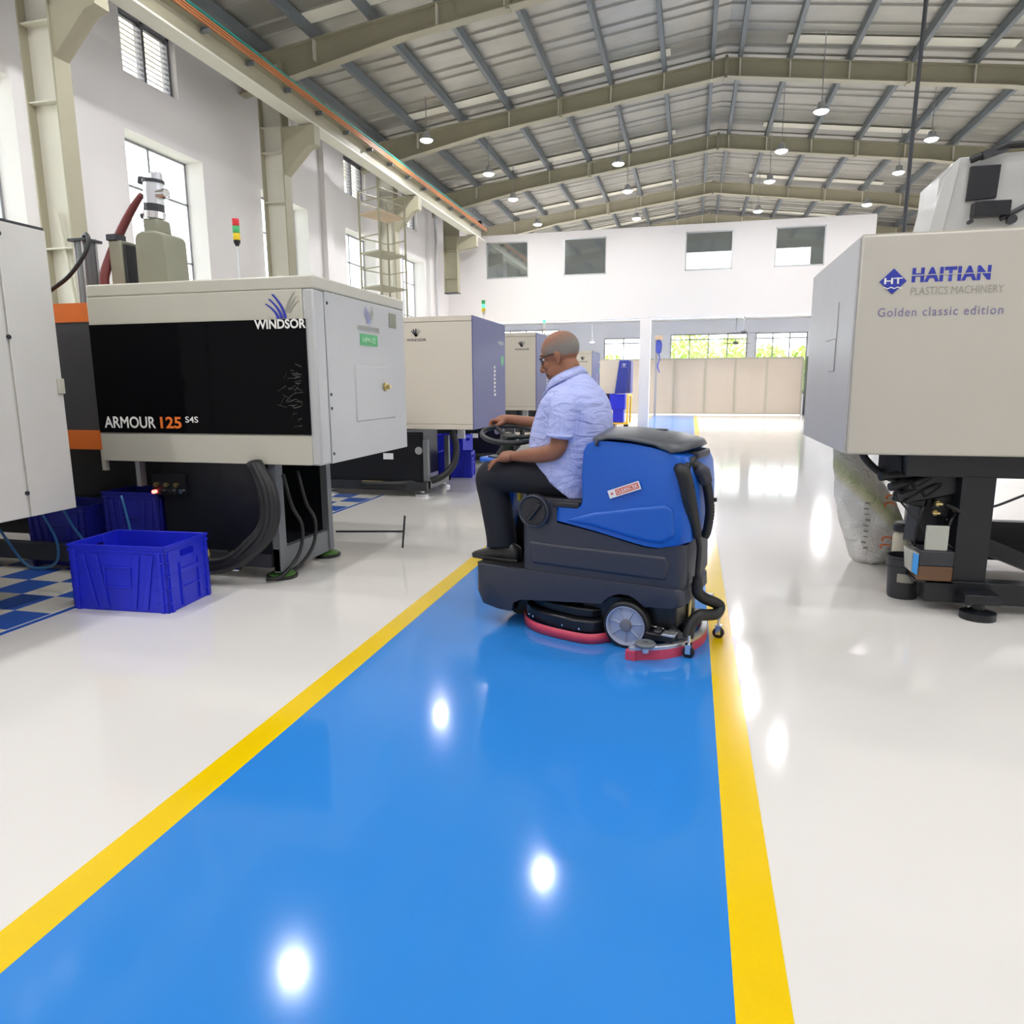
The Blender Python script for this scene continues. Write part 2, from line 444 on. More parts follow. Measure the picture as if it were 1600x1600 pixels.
# right, rear walls (outside the frame) and far hall walls
wr = MB(); wall_with_holes(wr, 'x', XR, XR + .3, YB, 36, 0, 7.3, [(y, y + 1.7, 1.6, 4.95) for y in (3, 6.3, 9.6, 12.9, 16.2)])
wr.build('wall_right', 'wall_paint', kind='structure', label='white right wall')
MB().box(XL - .4, XR + .3, YB - .3, YB, 0, 8.4).build('wall_rear', 'wall_paint', kind='structure', label='white wall behind the camera')
for k, y in enumerate((3, 6.3, 9.6, 12.9, 16.2)):
    wd = thing('window_%d' % (k + 7), 'window in the right wall', None, (XR + .25, y + .85, 1.6), kind='structure')
    fr = MB()
    for p in (y, y + .83, y + 1.66): fr.box(XR + .2, XR + .24, p, p + .04, 1.6, 4.95)
    for z in (1.6, 2.45, 3.39, 4.30, 4.91): fr.box(XR + .2, XR + .24, y, y + 1.7, z, z + .04)
    fr.build('frame', 'mullion', wd)
# upper partition wall over the far bay with its four windows
W4 = [(-6.43, -5.08), (-3.96, -2.65), (-.31, 1.03), (2.2, 3.54)]
wb = MB(); wall_with_holes(wb, 'y', 22.65, 22.95, XL, 4.83, 3.4, 6.03, [(a, b, 4.72, 5.82) for a, b in W4])
WB = wb.build('wall_back', 'wall_paint', kind='structure', label='white upper wall across the hall with four square windows')
MB().box(-1.58, -1.26, 22.65, 22.95, 0, 3.4).build('trim_1', 'wall_paint', kind='structure', label='square white column under the upper wall', bevel=.01)
MB().box(4.55, 4.83, 22.65, 22.95, 0, 3.4).build('trim_2', 'wall_paint', kind='structure', label='white column at the end of the upper wall')
for k, (a, b) in enumerate(W4):
    wd = thing('window_%d' % (k + 12), 'square aluminium framed window in the upper white wall', None, ((a + b) / 2, 22.7, 4.72), kind='structure')
    fr = MB()
    fr.box(a, b, 22.66, 22.72, 4.72, 4.76).box(a, b, 22.66, 22.72, 5.78, 5.82).box(a, a + .03, 22.66, 22.72, 4.72, 5.82).box(b - .03, b, 22.66, 22.72, 4.72, 5.82)
    fr.build('frame', 'alu', wd)
    MB().box(a + .03, b - .03, 22.70, 22.71, 4.76, 5.78).build('pane', 'glass_tint', wd)
    if k >= 2:
        MB().box(a + .03, (b - .03) if k == 2 else (a + .97), 22.688, 22.698, 4.76, 5.24).build('blind', 'blind_glow', wd, label='white blind glowing as if lit, over the lower half')

# far bay beyond: slab, beams, end wall with windows
FX0 = -11.0
MB().box(FX0, XR, 22.95, 36, 4.35, 4.5).build('ceiling_1', 'wall_paint', kind='structure', label='pale slab over the far bay')
for k, y in enumerate((26.3, 30.2)):
    MB().box(FX0, XR, y, y + .3, 3.98, 4.35).build('trim_%d' % (k + 3), 'wall_far_paint', kind='structure', label='pale concrete beam under the far slab')
wf = MB(); FW = [(-9.9, -6.5, 3.0, 4.1), (-4.25, -2.35, .9, 3.62), (-1.05, 2.5, .9, 3.74), (2.86, 5.15, .9, 3.74)]
wall_with_holes(wf, 'y', 36, 36.25, FX0, XR + .3, 0, 4.5, FW)
wf.box(XL - .4, XR + .3, 36, 36.25, 4.5, 8.4)
wf.build('wall_far', 'wall_far_paint', kind='structure', label='pale blue end wall with wide windows')
MB().box(FX0 - .2, FX0, 22.6, 36.2, 0, 4.5).box(FX0, XL - .38, 22.6, 22.9, 0, 4.5).build('wall_annex', 'wall_far_paint', kind='structure', label='pale side wall of the far bay')
MB().box(XL - .38, XL, 22.9, 36, 4.5, 7.3).build('wall_left_1', 'wall_paint', kind='structure', label='upper left wall beyond the white partition wall')
for k, (a, b, z0, z1) in enumerate(FW):
    wd = thing('window_%d' % (k + 16), 'wide dark framed window in the far end wall', None, ((a + b) / 2, 36.1, z0), kind='structure')
    fr = MB(); nv = max(2, round((b - a) / .88))
    for i in range(nv + 1):
        x = a + (b - a - .05) * i / nv; fr.box(x, x + .05, 36.08, 36.14, z0, z1)
    for z in (z0, z1 - .28, z1 - .05): fr.box(a, b, 36.08, 36.14, z, z + .05)
    fr.build('frame', 'mullion', wd)
    for i in range(nv):
        x = a + (b - a - .05) * i / nv
        MB().box(x + .05, x + (b - a - .05) / nv, 36.10, 36.106, z0 + .05, z1 - .28).build('pane', 'clear_glass', wd)

# roof: sheets, purlins, rafters
RX = .45
def ztop(x): return 7.93 - .13 * abs(x - RX)       # top of the rafters
CE = thing('ceiling', 'pitched sheet metal roof on steel beams', None, (0, 0, 0), kind='structure')
def sheet_mesh(sgn):
    mb = MB(); x1 = RX; x0 = XL - .4 if sgn < 0 else XR + .3
    prof = [(0, 0), (.30, 0), (.32, .03), (.36, .03), (.38, 0), (.64, 0), (.66, .03), (.70, .03), (.72, 0), (1.0, 0)]
    ra = [(x0, y, ztop(x0) + .21 - z) for y, z in prof]; rb = [(x1, y, ztop(x1) + .21 - z) for y, z in prof]
    mb.grid([ra, rb]); me = mb.mesh('roof_sheet'); return me
for sgn in (-1, 1):
    me = sheet_mesh(sgn); me.materials.append(M['roof_sheet']); ms = me.copy(); ms.materials.clear(); ms.materials.append(M['roof_skylight'])
    for j in range(-6, 37):
        sky = j in (15, 20, 25, 29) 
        s_ = bpy.data.objects.new('roof_sheet', me); COL.objects.link(s_); s_.parent = CE; s_.location = (0, j, 0)
    for j in (11.3, 15.75, 20.5, 25.2, 29.8):        # narrow skylight strips, daylight put in as a faint glow
        x0, x1 = (-6.4, RX - 1.1) if sgn < 0 else (RX + 1.1, 5.5)
        MB().add([(x0, j, ztop(x0) + .17), (x1, j, ztop(x1) + .17), (x1, j + .32, ztop(x1) + .17), (x0, j + .32, ztop(x0) + .17)], [(0, 1, 2, 3)]).build('skylight_strip', 'roof_skylight', CE, solid=.01)
MB().box(-12, 13, YB - .5, 37, 8.45, 8.5).build('ceiling_2', 'roof_sheet', kind='structure', label='outer weather roof above the sheets')
for x in (-7.2, -6.25, -5.2, -4.1, -3.0, -1.88, -.78, .18, .72, 1.68, 2.78, 3.9, 5.0, 6.1, 7.15, 8.1):
    z = ztop(x)
    MB().box(x - .04, x + .04, YB, 36, z, z + .17).build('purlin', 'purlin_grey', CE)
RAFT_Y = (-2.15, 2.5, 7.15, 11.8, 16.45, 21.1, 25.75, 30.4, 35.2)
for y in RAFT_Y:
    rb = thing('roof_beam', 'olive grey pitched steel roof beam', None, (RX, y, 7.5), kind='structure')
    for sgn in (-1, 1):
        xe = XL + .02 if sgn < 0 else XR - .02
        xm = RX + sgn * 5.2
        t = lambda x: ztop(x)
        d_mid, d_end = .33, .52
        poly = [(RX, t(RX)), (xe, t(xe)), (xe, t(xe) - d_end), (xm, t(xm) - d_mid), (RX, t(RX) - d_mid)]
        MB().prism(poly, 'y', y - .012, y + .012).build('web', 'steel_olive', rb)
        fl_ = MB()
        for (a, b, o0, o1) in (((RX, t(RX)), (xe, t(xe)), -.02, 0), ((RX, t(RX) - d_mid), (xm, t(xm) - d_mid), 0, -.02), ((xm, t(xm) - d_mid), (xe, t(xe) - d_end), 0, -.02)):
            fl_.prism([(a[0], a[1] + o0), (b[0], b[1] + o0), (b[0], b[1] + o1), (a[0], a[1] + o1)], 'y', y - .10, y + .10)
        fl_.build('flange', 'steel_olive', rb)
        for x in (-6.25, -4.1, -3.0, -1.88, -.78, .18) if sgn < 0 else (.72, 1.68, 2.78, 3.9, 5.0, 6.1, 7.15):
            MB().box(x - .012, x + .012, y - .09, y - .012, t(x) - d_mid, t(x) - .02).build('stiffener', 'steel_cream', rb)
        xs = RX + sgn * 3.4
        MB().box(xs - .03, xs + .03, y - .09, y + .09, t(xs) - d_mid - .05, t(xs) + .03).build('splice_plate', 'steel_olive', rb)
    MB().box(RX - .03, RX + .03, y - .10, y + .10, t(RX) - d_mid - .06, t(RX) + .04).build('splice_plate', 'steel_olive', rb)

# steel columns along the left wall with crane brackets
CLAB = ['first steel column from the left, with a sunlit web', 'second steel column, behind the stack light on the big machine', 'third steel column, behind the ladder tower', 'last steel column stub beside the far white wall']
for k, y in enumerate((2.5, 7.15, 11.75, 16.5, 21.15)):
    lab = 'steel column outside the left edge' if k == 0 else CLAB[k - 1]
    c = thing('steel_column', lab, 'column', (-7.25, y, 0))
    z0 = 4.15 if k == 4 else 0
    m = 'steel_cream' if k <= 1 else 'steel_olive'
    x0, x1 = -7.30, -6.88
    MB().box(x0, x1, y - .008, y + .008, z0, 6.75).build('web', 'steel_cream' if k < 4 else 'steel_olive', c)
    MB().box(x1 - .015, x1 + .01, y - .11, y + .11, z0, 6.8).build('flange', 'steel_olive', c)
    MB().box(x0, x0 + .02, y - .11, y + .11, z0, 6.8).build('flange', 'steel_olive', c)
    for z in (3.0, 4.55, 5.35, 5.75):
        if z > z0: MB().box(x0, x1, y - .10, y - .008, z, z + .015).box(x0, x1, y + .008, y + .10, z, z + .015).build('stiffener', 'steel_cream' if k < 4 else 'steel_olive', c)
    if k == 4: MB().box(x0, x1 + .02, y - .12, y + .12, z0 - .03, z0).build('base_plate', 'dark_metal', c)
    br = MB().prism([(x1, 5.74), (-6.28, 5.74), (-6.28, 5.44), (-6.42, 5.40), (x1, 5.36 if k == 4 else 4.98)], 'y', y - .10, y + .10)
    br.build('crane_bracket', 'steel_olive', c)
    if k == 0 or k == 1: MB().tube([(x0 + .2, y - .05, 3.4), (x1 - .1, y - .05, 2.3)], .02).build('brace', 'steel_cream', c)
for k, y in enumerate((7.15, 11.75, 16.5)):
    c = thing('steel_column', ['steel column on right wall hidden behind the cream machine', 'steel column on right wall further back', 'steel column on right wall nearest the far bay'][k], 'column', (7.9, y, 0))
    MB().box(7.7, 8.5, y - .01, y + .01, 0, 6.8).build('web', 'steel_olive', c)
    MB().box(7.68, 7.70, y - .11, y + .11, 0, 6.8).build('flange', 'steel_olive', c)

# crane runway beam
cr = thing('crane_runway_beam', 'overhead crane runway beam with orange conductor bars along left wall', 'beam', (-6.45, 8, 5.76))
MB().box(-6.58, -6.32, YB, 22.1, 5.76, 5.79).build('flange', 'steel_cream', cr)
MB().box(-6.46, -6.44, YB, 22.1, 5.79, 6.08).build('web', 'steel_olive', cr)
MB().box(-6.55, -6.35, YB, 22.1, 6.08, 6.10).build('flange', 'steel_olive', cr)
MB().box(-6.48, -6.42, YB, 22.3, 6.10, 6.15).build('rail', 'dark_metal', cr)
for i, dz in enumerate((0, .035, .07)):
    MB().box(-6.30 + i * .0, -6.275, YB, 22.2, 6.06 + dz, 6.08 + dz).build('conductor_bar', 'conductor_orange', cr)
MB().tube(smooth_path([(-6.31, y, 6.185 + (.015 if int(y) % 2 else 0)) for y in [YB + 1.4 * i for i in range(20)]], 3), .022).build('festoon_cable', 'cable_green', cr)
for i in range(26):
    y = -3 + i * 1.0
    if y < 22: MB().box(-6.42, -6.30, y, y + .04, 6.0, 6.06).build('clip', 'purlin_grey', cr)
MB().box(-6.5, -6.4, 22.0, 22.12, 6.1, 6.35).build('end_stop', 'black_paint', cr)

# high-bay lamps
def make_lamp():
    t = thing('high_bay_lamp', 'x', 'lamp', (0, 0, 6.5), group='high bay lamps hanging under the roof')
    MB().lathe((0, 0, 0), [(.04, .17), (.07, .155), (.085, .07), (.145, .02), (.145, .0), (.13, .0)][::-1], 20).build('housing', 'alu', t, local=True, smooth='auto')
    MB().lathe((0, 0, 0), [(0, -.045), (.08, -.038), (.12, -.018), (.135, .002)], 20).build('lens', 'lens', t, local=True, smooth=True)
    return t
L0 = make_lamp(); first = True
rown = {-3.1: 'row behind the camera', -.4: 'row above the camera', 2.2: 'nearest overhead row', 4.9: 'overhead row above the scrubber', 7.5: 'row above the two near machines', 10.2: 'alone above second machine', 15.2: 'just before the third steel column', 15.6: 'alone before roof beams',
        17.9: 'nearest row seen under the roof beams', 20.4: 'row just before the far white wall', 23.7: 'row just beyond the far white wall', 26.6: 'second row behind the far white wall', 29.8: 'deepest row behind far white wall'}
for (x, y) in LAMPS:
    cn = 'left wall side lamp' if x < -4 else ('left of aisle lamp' if x < 0 else ('right of aisle lamp' if x < 4 else 'right wall side lamp'))
    if first: t = L0; first = False
    else: t = copy_tree(L0)
    t.matrix_basis = Matrix.Translation((x, y, 6.5)); t['label'] = 'round white high bay lamp, %s, %s' % (cn, rown[y])
    MB().tube([(0, 0, .15), (0, 0, 7.93 - .13 * abs(x - .45) + .19 - 6.5)], .008, 6).build('hanger_rod', 'alu', t, local=True)
    li = bpy.data.lights.new('bulb', 'AREA'); li.shape = 'DISK'; li.size = .24; li.energy = LAMP_W * (.62 if y < 16 else (.55 if 19 < y < 22 else .78)) * (2.6 if x < -4 else 1.0); li.color = (.98, .98, 1.0)
    lo = bpy.data.objects.new('bulb', li); COL.objects.link(lo); lo.parent = t; lo.location = (0, 0, -.055)
# far bay: first lamp is real, the others are added unseen fill
FB = [(-4.03, 30, 3.11, 'small round lamp glowing above the fourth machine in far bay'), (-8.0, 25.2, 4.05, 'unseen fill lamp added under the far slab beyond the left machines, front row'), (-4.0, 25.2, 4.05, 'unseen fill lamp added under the far slab above the fourth machine, front row'),
      (.8, 25.2, 4.05, 'unseen fill lamp added under the far slab above the aisle, front row'), (5.0, 25.2, 4.05, 'unseen fill lamp added under the far slab at the right, front row'), (-8.0, 28.6, 4.05, 'unseen fill lamp added under the far slab beyond the left machines, second row'), (.8, 28.6, 4.05, 'unseen fill lamp added under the far slab above the aisle, second row'), (5.0, 28.6, 4.05, 'unseen fill lamp added under the far slab at the right, second row')]
for k, (x, y, z, lab) in enumerate(FB):
    t = thing('ceiling_or_fill_lamp', lab, 'lamp', (x, y, z))
    MB().lathe((x, y, z), [(.11, 0), (.12, .02), (.05, .08), (.03, .1)], 16).build('housing', 'alu', t, smooth='auto')
    MB().cyl((x, y, z - .01), .10, .01).build('lens', 'lens', t)
    MB().tube([(x, y, z + .08), (x, y, 4.35)], .006, 6).build('hanger_rod', 'alu', t)
    li = bpy.data.lights.new('bulb', 'AREA'); li.shape = 'DISK'; li.size = .5; li.energy = 190; lo = bpy.data.objects.new('bulb', li); COL.objects.link(lo)
    lo.location = (x, y, z - .03)

# panelled partition at the end of the far bay
pt = thing('partition', 'cream panelled office partition across the far bay', 'partition', (0, 34, 0))
PX = [-10.1, -8.78, -7.45, -6.1, -4.78, -3.45, -2.11, -.78, .6, 1.91, 3.26, 4.73]
for a, b in zip(PX[:-1], PX[1:]):
    MB().box(a + .04, b - .04, 34.0, 34.03, .10, 2.47).build('panel', 'partition', pt)
for a in PX: MB().box(a - .04, a + .04, 33.97, 34.05, 0, 2.52).build('post', 'partition_rail', pt)
MB().box(PX[0], PX[-1], 33.96, 34.06, 2.47, 2.55).build('top_rail', 'partition_rail', pt)
MB().box(PX[0], PX[-1], 33.98, 34.04, .03, .10).build('bottom_rail', 'partition_rail', pt)
MB().box(PX[0], PX[-1], 33.93, 34.05, 0, .04).build('skirting', 'wall_paint', pt)
MB().box(4.85, 4.97, 33.6, 34.1, 0, 2.55).build('end_post', 'dark_metal', pt)
# ceiling fans
for (x, y, z, lab) in ((1.80, 28.0, 3.20, 'dark ceiling fan on a long rod, nearer one right of the white column'), (1.72, 31.5, 3.0, 'dark ceiling fan on a long rod, farther one above partition')):
    t = thing('ceiling_fan', lab, 'fan', (x, y, z))
    MB().tube([(x, y, z + .1), (x, y, 4.35)], .018, 8).build('rod', 'frame_grey', t)
    MB().lathe((x, y, z), [(.05, 0), (.11, .03), (.11, .09), (.04, .13)], 16).build('motor', 'dark_metal', t, smooth='auto')
    for i in range(3):
        an = i * 2.094 + .5
        MB().obox((x + .38 * math.cos(an), y + .38 * math.sin(an), z + .05), (.55, .12, .008), (.15, 0, an)).build('blade', 'dark_metal', t)
# blue bundle hanging beside the column in the far bay
t = thing('hanging_bundle', 'blue bundle with brown bracket hanging right of the white column', 'reel', (-1.45, 33, 2.3))
MB().box(-1.60, -1.50, 32.9, 33.0, 0, 3.4).build('post', 'frame_grey', t)
MB().lathe((-1.45, 32.8, 2.72), [(.05, 0), (.11, .06), (.14, .2), (.15, .38), (.13, .5), (.09, .58), (.05, .6)], 16).build('bundle_body', 'navy', t, smooth='auto')
MB().box(-1.62, -1.30, 32.8, 33.0, 3.32, 3.5).build('bracket', 'wood', t)
MB().tube(smooth_path([(-1.45, 32.85, 2.75), (-1.4, 32.85, 2.5), (-1.48, 32.85, 2.2), (-1.4, 32.85, 1.9)]), .03, 8).build('hose', 'navy', t)

# outdoors
MB().box(-40, 45, 36.3, 70, -.3, -.02).build('ground_outside', 'outdoor_ground', kind='structure', label='ground outside the far windows')
MB().box(-40, -8.2, -25, 70, -.3, -.02).build('ground_outside_1', 'outdoor_ground', kind='structure', label='ground outside the left windows')
def tree(x, y, h, r, lab, seed):
    rnd = random.Random(seed)
    t = thing('tree', lab, 'tree', (x, y, 0), group='trees outside the far windows')
    MB().tube([(x, y, 0), (x + .1, y, h * .4), (x, y, h * .7)], [.14, .1, .05], 8).build('trunk', 'bark', t)
    mb = MB()
    for i in range(1500):
        d = Vector((rnd.gauss(0, 1), rnd.gauss(0, 1), rnd.gauss(0, 1))).normalized() * (rnd.random() ** .35)
        c = Vector((x + d.x * r, y + d.y * r, h * .55 + d.z * h * .42))
        a = Vector((rnd.gauss(0, 1), rnd.gauss(0, 1), rnd.gauss(0, 1))).normalized(); b = a.orthogonal().normalized(); s_ = .10 + rnd.random() * .08
        mb.add([c + a * s_, c + b * s_ * .6, c - a * s_, c - b * s_ * .6], [(0, 1, 2, 3)])
    mb.build('foliage', 'foliage', t)
tree(-.2, 43, 4.6, 1.7, 'leafy green tree seen through the far window right of the white column', 1)
tree(2.4, 45, 4.4, 1.6, 'leafy green tree seen through the middle of the wide far window', 2)
tree(4.0, 41, 3.6, 1.1, 'bright green bush seen at the left of the rightmost far window', 3)
tree(5.9, 42, 3.5, 1.0, 'small green tree at the right side of the rightmost far window', 4)
tree(-4.9, 45, 3.3, 1.3, 'low green tree behind the far window left of the white column', 5)

# ================================================================== MACHINES
def machine_base(p, x1, x0, y0, y1, zt, opening=None, feet=True):
    """black base with framed open end at x1 (aisle side)"""
    MB().box(x0, x1 - .45, y0 + .05, y1 - .05, .14, zt).build('machine_bed', 'black_paint', p)
    f = MB()
    f.box(x1 - .06, x1, y0, y0 + .09, .07, zt).build('end_post', 'grey_paint', p)
    MB().box(x1 - .06, x1, y1 - .07, y1, .07, zt).build('end_post', 'grey_paint', p)
    MB().box(x1 - .06, x1 - .01, y0, y1, .06, .24).build('end_plate', 'grey_paint', p)
    MB().box(x1 - .45, x1 - .06, y0, y0 + .02, .14, zt).build('side_sheet', 'black_paint', p)
    MB().box(x1 - .45, x1 - .06, y1 - .02, y1, .14, zt).build('side_sheet', 'black_paint', p)
    MB().box(x0, x1 - .07, y0 - .02, y0 + .05, .10, .20).build('bed_rail', 'dark_metal', p)
    MB().box(x0, x1 - .07, y1 - .05, y1 + .02, .10, .20).build('bed_rail', 'dark_metal', p)
    if feet:
        for (x, y) in ((x1 - .06, y0 + .10), (x1 - .06, y1 - .02), (x1 - 1.3, y0 + .10), (x1 - 1.3, y1 - .02)):
            MB().lathe((x, y, 0), [(.10, 0), (.10, .03), (.08, .045), (.05, .05), (.025, .06), (.025, .14)], 20).build('levelling_foot', 'feet_green', p, smooth='auto')
            MB().lathe((x, y, 0), [(.115, 0.0), (.115, .022), (.10, .022)], 20).build('foot_pad', 'rubber', p)

def logo_crest(p, name, origin, ux, uz, nrm, s, m1, m2):
    """fan of curved strokes; origin at the foot of the fan"""
    O = Vector(origin); ux = Vector(ux); uz = Vector(uz); nrm = Vector(nrm)
    for side, mm, w in ((-1, m1, .075), (1, m2, .05)):
        for i in range(3):
            r0 = .10 + i * .13 if side < 0 else .06 + i * .13
            pts = []
            for k in range(9):
                t = k / 8
                if side < 0: x, z = -.02 - i * .17 - .55 * t ** 1.8 * (1), t * (1.0 - i * .19)
                else: x, z = .03 + i * .10 + .42 * t ** 1.7, .25 + t * (.78 - i * .16)
                pts.append((x, z))
            vs = []
            for j, (x, z) in enumerate(pts):
                ww = w * (1 - .25 * j / 8)
                vs.append(O + ux * (x - ww) * s + uz * z * s); vs.append(O + ux * (x + ww) * s + uz * z * s)
            vs2 = [v + nrm * .002 for v in vs]
            MB().add(vs2, [(2 * j, 2 * j + 1, 2 * j + 3, 2 * j + 2) for j in range(8)]).build('logo_stroke', mm, p)

X1, Z1 = (1, 0, 0), (0, 0, 1)
# ---- machine 1: black window machine
m1 = thing('injection_moulding_machine', 'cream moulding machine with long black window panel reading ARMOUR 125', 'machine', (-4.6, 5.2, 0))
machine_base(m1, -2.93, -3.95, 4.60, 5.42, .95)
MB().box(-7.3, -3.95, 5.05, 5.6, .14, .95).build('machine_bed', 'black_paint', m1)
MB().box(-7.3, -3.9, 4.46, 4.56, .08, .21).build('bed_rail', 'dark_metal', m1)
MB().box(-7.3, -7.1, 4.5, 5.6, 0, .95).build('machine_leg', 'black_paint', m1)
CV = MB().box(-4.405, -2.62, 4.57, 6.16, .88, 2.10).build('cover', 'cream_panel', m1, bevel=.008)
MB().box(-4.405, -2.53, 4.575, 6.17, 2.10, 2.19).build('top_panel', 'cream_panel', m1, bevel=.012)
MB().box(-4.395, -2.60, 4.555, 4.572, 1.10, 1.90).build('window_panel', 'gloss_black', m1, label='glossy black window panel', bevel=.003)
MB().box(-4.395, -2.60, 4.562, 4.572, .885, 1.092).build('lower_panel', 'cream_panel', m1)
MB().box(-2.62, -2.532, 4.57, 4.72, .88, 2.10).build('corner_panel', 'white_panel', m1, bevel=.015)
MB().box(-2.62, -2.53, 4.725, 6.16, .88, 2.097).build('end_panel', 'white_panel', m1, bevel=.004, label='grey white glossy end panel')
MB().box(-2.56, -2.522, 5.14, 5.90, 1.16, 1.60).build('recess_cover', 'white_panel', m1, bevel=.012)
MB().lathe((-2.52, 5.68, 1.43), [(.035, 0), (.035, .015), (.018, .02), (.018, .05)], 18, 'x').build('round_lock', 'brass', m1, smooth='auto')
for z in (1.28, 1.38, 2.02, .95):
    MB().cyl((-2.532, 4.75, z), .011, .008, 'x', 10).build('screw', 'dark_metal', m1)
MB().box(-2.529, -2.526, 5.83, 5.98, 1.93, 2.05).build('rating_plate', 'olive_tank', m1)
# orange trimmed door section behind
MB().box(-5.4, -4.41, 4.62, 5.9, 1.93, 2.07).build('door_trim', 'orange', m1, label='orange door strip')
MB().box(-5.4, -4.41, 4.62, 5.9, .96, 1.11).build('door_trim', 'orange', m1, label='orange door strip')
MB().box(-5.4, -4.41, 4.63, 4.66, 1.11, 1.93).build('door_window', 'tinted_dark', m1, label='dark tinted door window')
MB().box(-7.3, -5.4, 4.62, 5.9, .96, 2.07).build('cover', 'cream_panel', m1, bevel=.01)
MB().box(-5.4, -4.41, 4.70, 5.9, 1.11, 1.93).build('inner_housing', 'black_paint', m1)
MB().box(-4.45, -4.41, 4.60, 4.63, .80, .96).build('door_latch', 'cream_panel', m1)
# marks
text('lettering', 'WINDSOR', (-2.99, 4.552, 1.835), .40, .065, FACES['front'], 'text_white', m1, bold=.03)
logo_crest(m1, 'logo', (-2.75, 4.568, 1.905), X1, Z1, (0, -1, 0), .165, 'logo_blue', 'logo_grey')
text('lettering', 'ARMOUR', (-4.34, 4.552, 1.135), .46, .088, FACES['front'], 'text_white', m1, bold=.02)
text('lettering', '125', (-3.84, 4.552, 1.135), .185, .088, FACES['front'], 'orange', m1, bold=.03)
text('lettering', 'S4S', (-3.62, 4.552, 1.18), .11, .045, FACES['front'], 'text_white', m1, bold=.01)
logo_crest(m1, 'logo', (-2.527, 5.45, 1.93), (0, 1, 0), Z1, (1, 0, 0), .13, 'logo_pale_blue', 'logo_grey')
text('lettering', 'WINDSOR', (-2.527, 5.21, 1.865), .42, .045, FACES['end'], 'logo_grey', m1, bold=.01)
MB().box(-2.529, -2.526, 5.26, 5.58, 1.755, 1.845).build('number_label', 'label_green', m1, label='green number label')
text('lettering', 'HPM-02', (-2.524, 5.30, 1.775), .24, .045, FACES['end'], 'label_pale_green', m1, bold=.02)
rs = random.Random(3)
sc_ = MB()
for i in range(46):
    x = -2.64 - abs(rs.gauss(0, .07)); z = 1.16 + rs.random() * .42; l_ = .02 + rs.random() * .06; a_ = rs.gauss(0, .5)
    p0 = Vector((x, 4.5535, z)); d = Vector((-math.cos(a_) * l_, 0, math.sin(a_) * l_)); nn = Vector((0, 0, .0009))
    sc_.add([p0, p0 + d, p0 + d + nn, p0 + nn], [(0, 1, 2, 3)])
sc_.build('scratches', 'logo_grey', m1, kind='stuff')
# hoses under the aisle end
for i, (dx, r) in enumerate(((0, .042), (.035, .038), (.06, .030), (-.035, .036))):
    pth = smooth_path([(-3.05 + dx * .6, 4.52, .90), (-2.93 + dx, 4.47, .70), (-2.92 + dx, 4.45, .48), (-3.03 + dx, 4.42, .27 + i * .02), (-3.30, 4.40, .13 + i * .015), (-3.75, 4.40, .12 + i * .02)])
    MB().tube(pth, r, 10).build('hydraulic_hose', 'rubber', m1, smooth=True)
for i, (y, zz) in enumerate(((4.60, 0), (4.80, .02))):
    pth = smooth_path([(-2.90, y + .05, .80), (-2.885, y + .12, .55), (-2.87, y + .22, .38), (-2.88, y + .18, .18), (-2.93, y, .04), (-3.0, y - .1, .03)])
    MB().tube(pth, .014, 8).build('cable', 'rubber', m1, smooth=True)
# valves on the lower rail
for x in (-3.20, -3.42):
    MB().cyl((x, 4.42, .13), .016, .13).cyl((x, 4.42, .22), .024, .02).cyl((x, 4.42, .16), .026, .02).build('valve', 'brass', m1, smooth='auto')
MB().tube([(-3.75, 4.41, .13), (-3.15, 4.41, .13)], .022, 12).build('manifold_pipe', 'chrome', m1, smooth='auto')
MB().box(-4.02, -3.72, 4.62, 4.70, .62, .78).build('valve_block', 'black_paint', m1)
for i in range(6):
    MB().cyl((-3.98 + .045 * i, 4.60, .70 - .05 * (i % 2)), .018, .05, 'y', 12).build('coupling', 'chrome' if i % 2 else 'brass', m1, smooth='auto')
MB().cyl((-3.99, 4.585, .645), .014, .03, 'y', 12).build('indicator', 'red_led', m1, label='glowing red indicator')
MB().box(-4.16, -4.12, 4.62, 4.68, .68, .90).build('conduit', 'alu', m1)
# T-shaped towing bar sticking out of the base
t = thing('t_handle', 'thin black T-shaped rod sticking out of the machine base over white floor', 'rod', (-2.7, 5.6, .19))
MB().tube([(-2.96, 5.52, .19), (-2.36, 5.60, .20)], .009, 8).build('shaft', 'black_paint', t)
MB().tube([(-2.345, 5.60, .34), (-2.375, 5.60, .055)], .009, 8).build('crossbar', 'black_paint', t)

# ---- machine 0: tall cream cabinet end at left edge
m0 = thing('injection_moulding_machine', 'tall worn cream machine housing cut off by the left edge', 'machine', (-5.5, 2.5, 0))
MB().box(-6.7, -4.10, 1.2, 3.97, .62, 2.44).build('cover', 'white_panel_old', m0, bevel=.01)
MB().box(-4.10, -4.085, 3.62, 3.965, .625, 2.435).build('corner_panel', 'white_panel_old', m0, bevel=.004)
MB().box(-4.10, -4.085, 1.4, 3.60, .625, 2.435).build('side_panel', 'white_panel_old', m0, bevel=.004)
MB().box(-6.7, -4.10, 1.2, 3.97, 2.44, 2.455).build('top_panel', 'dark_metal', m0)
MB().box(-6.6, -4.9, 1.5, 3.2, 0, .62).build('machine_bed', 'black_paint', m0)
for (y, z) in ((3.63, 2.36), (3.60, .78), (3.61, 1.75)):
    MB().cyl((-4.086, y, z), .014, .012, 'x', 10).build('screw', 'dark_metal', m0)
MB().box(-4.084, -4.081, 3.30, 3.52, 2.25, 2.38).build('warning_label', 'sticker', m0)
MB().box(-4.0805, -4.079, 3.31, 3.51, 2.33, 2.37).build('warning_band', 'red', m0)
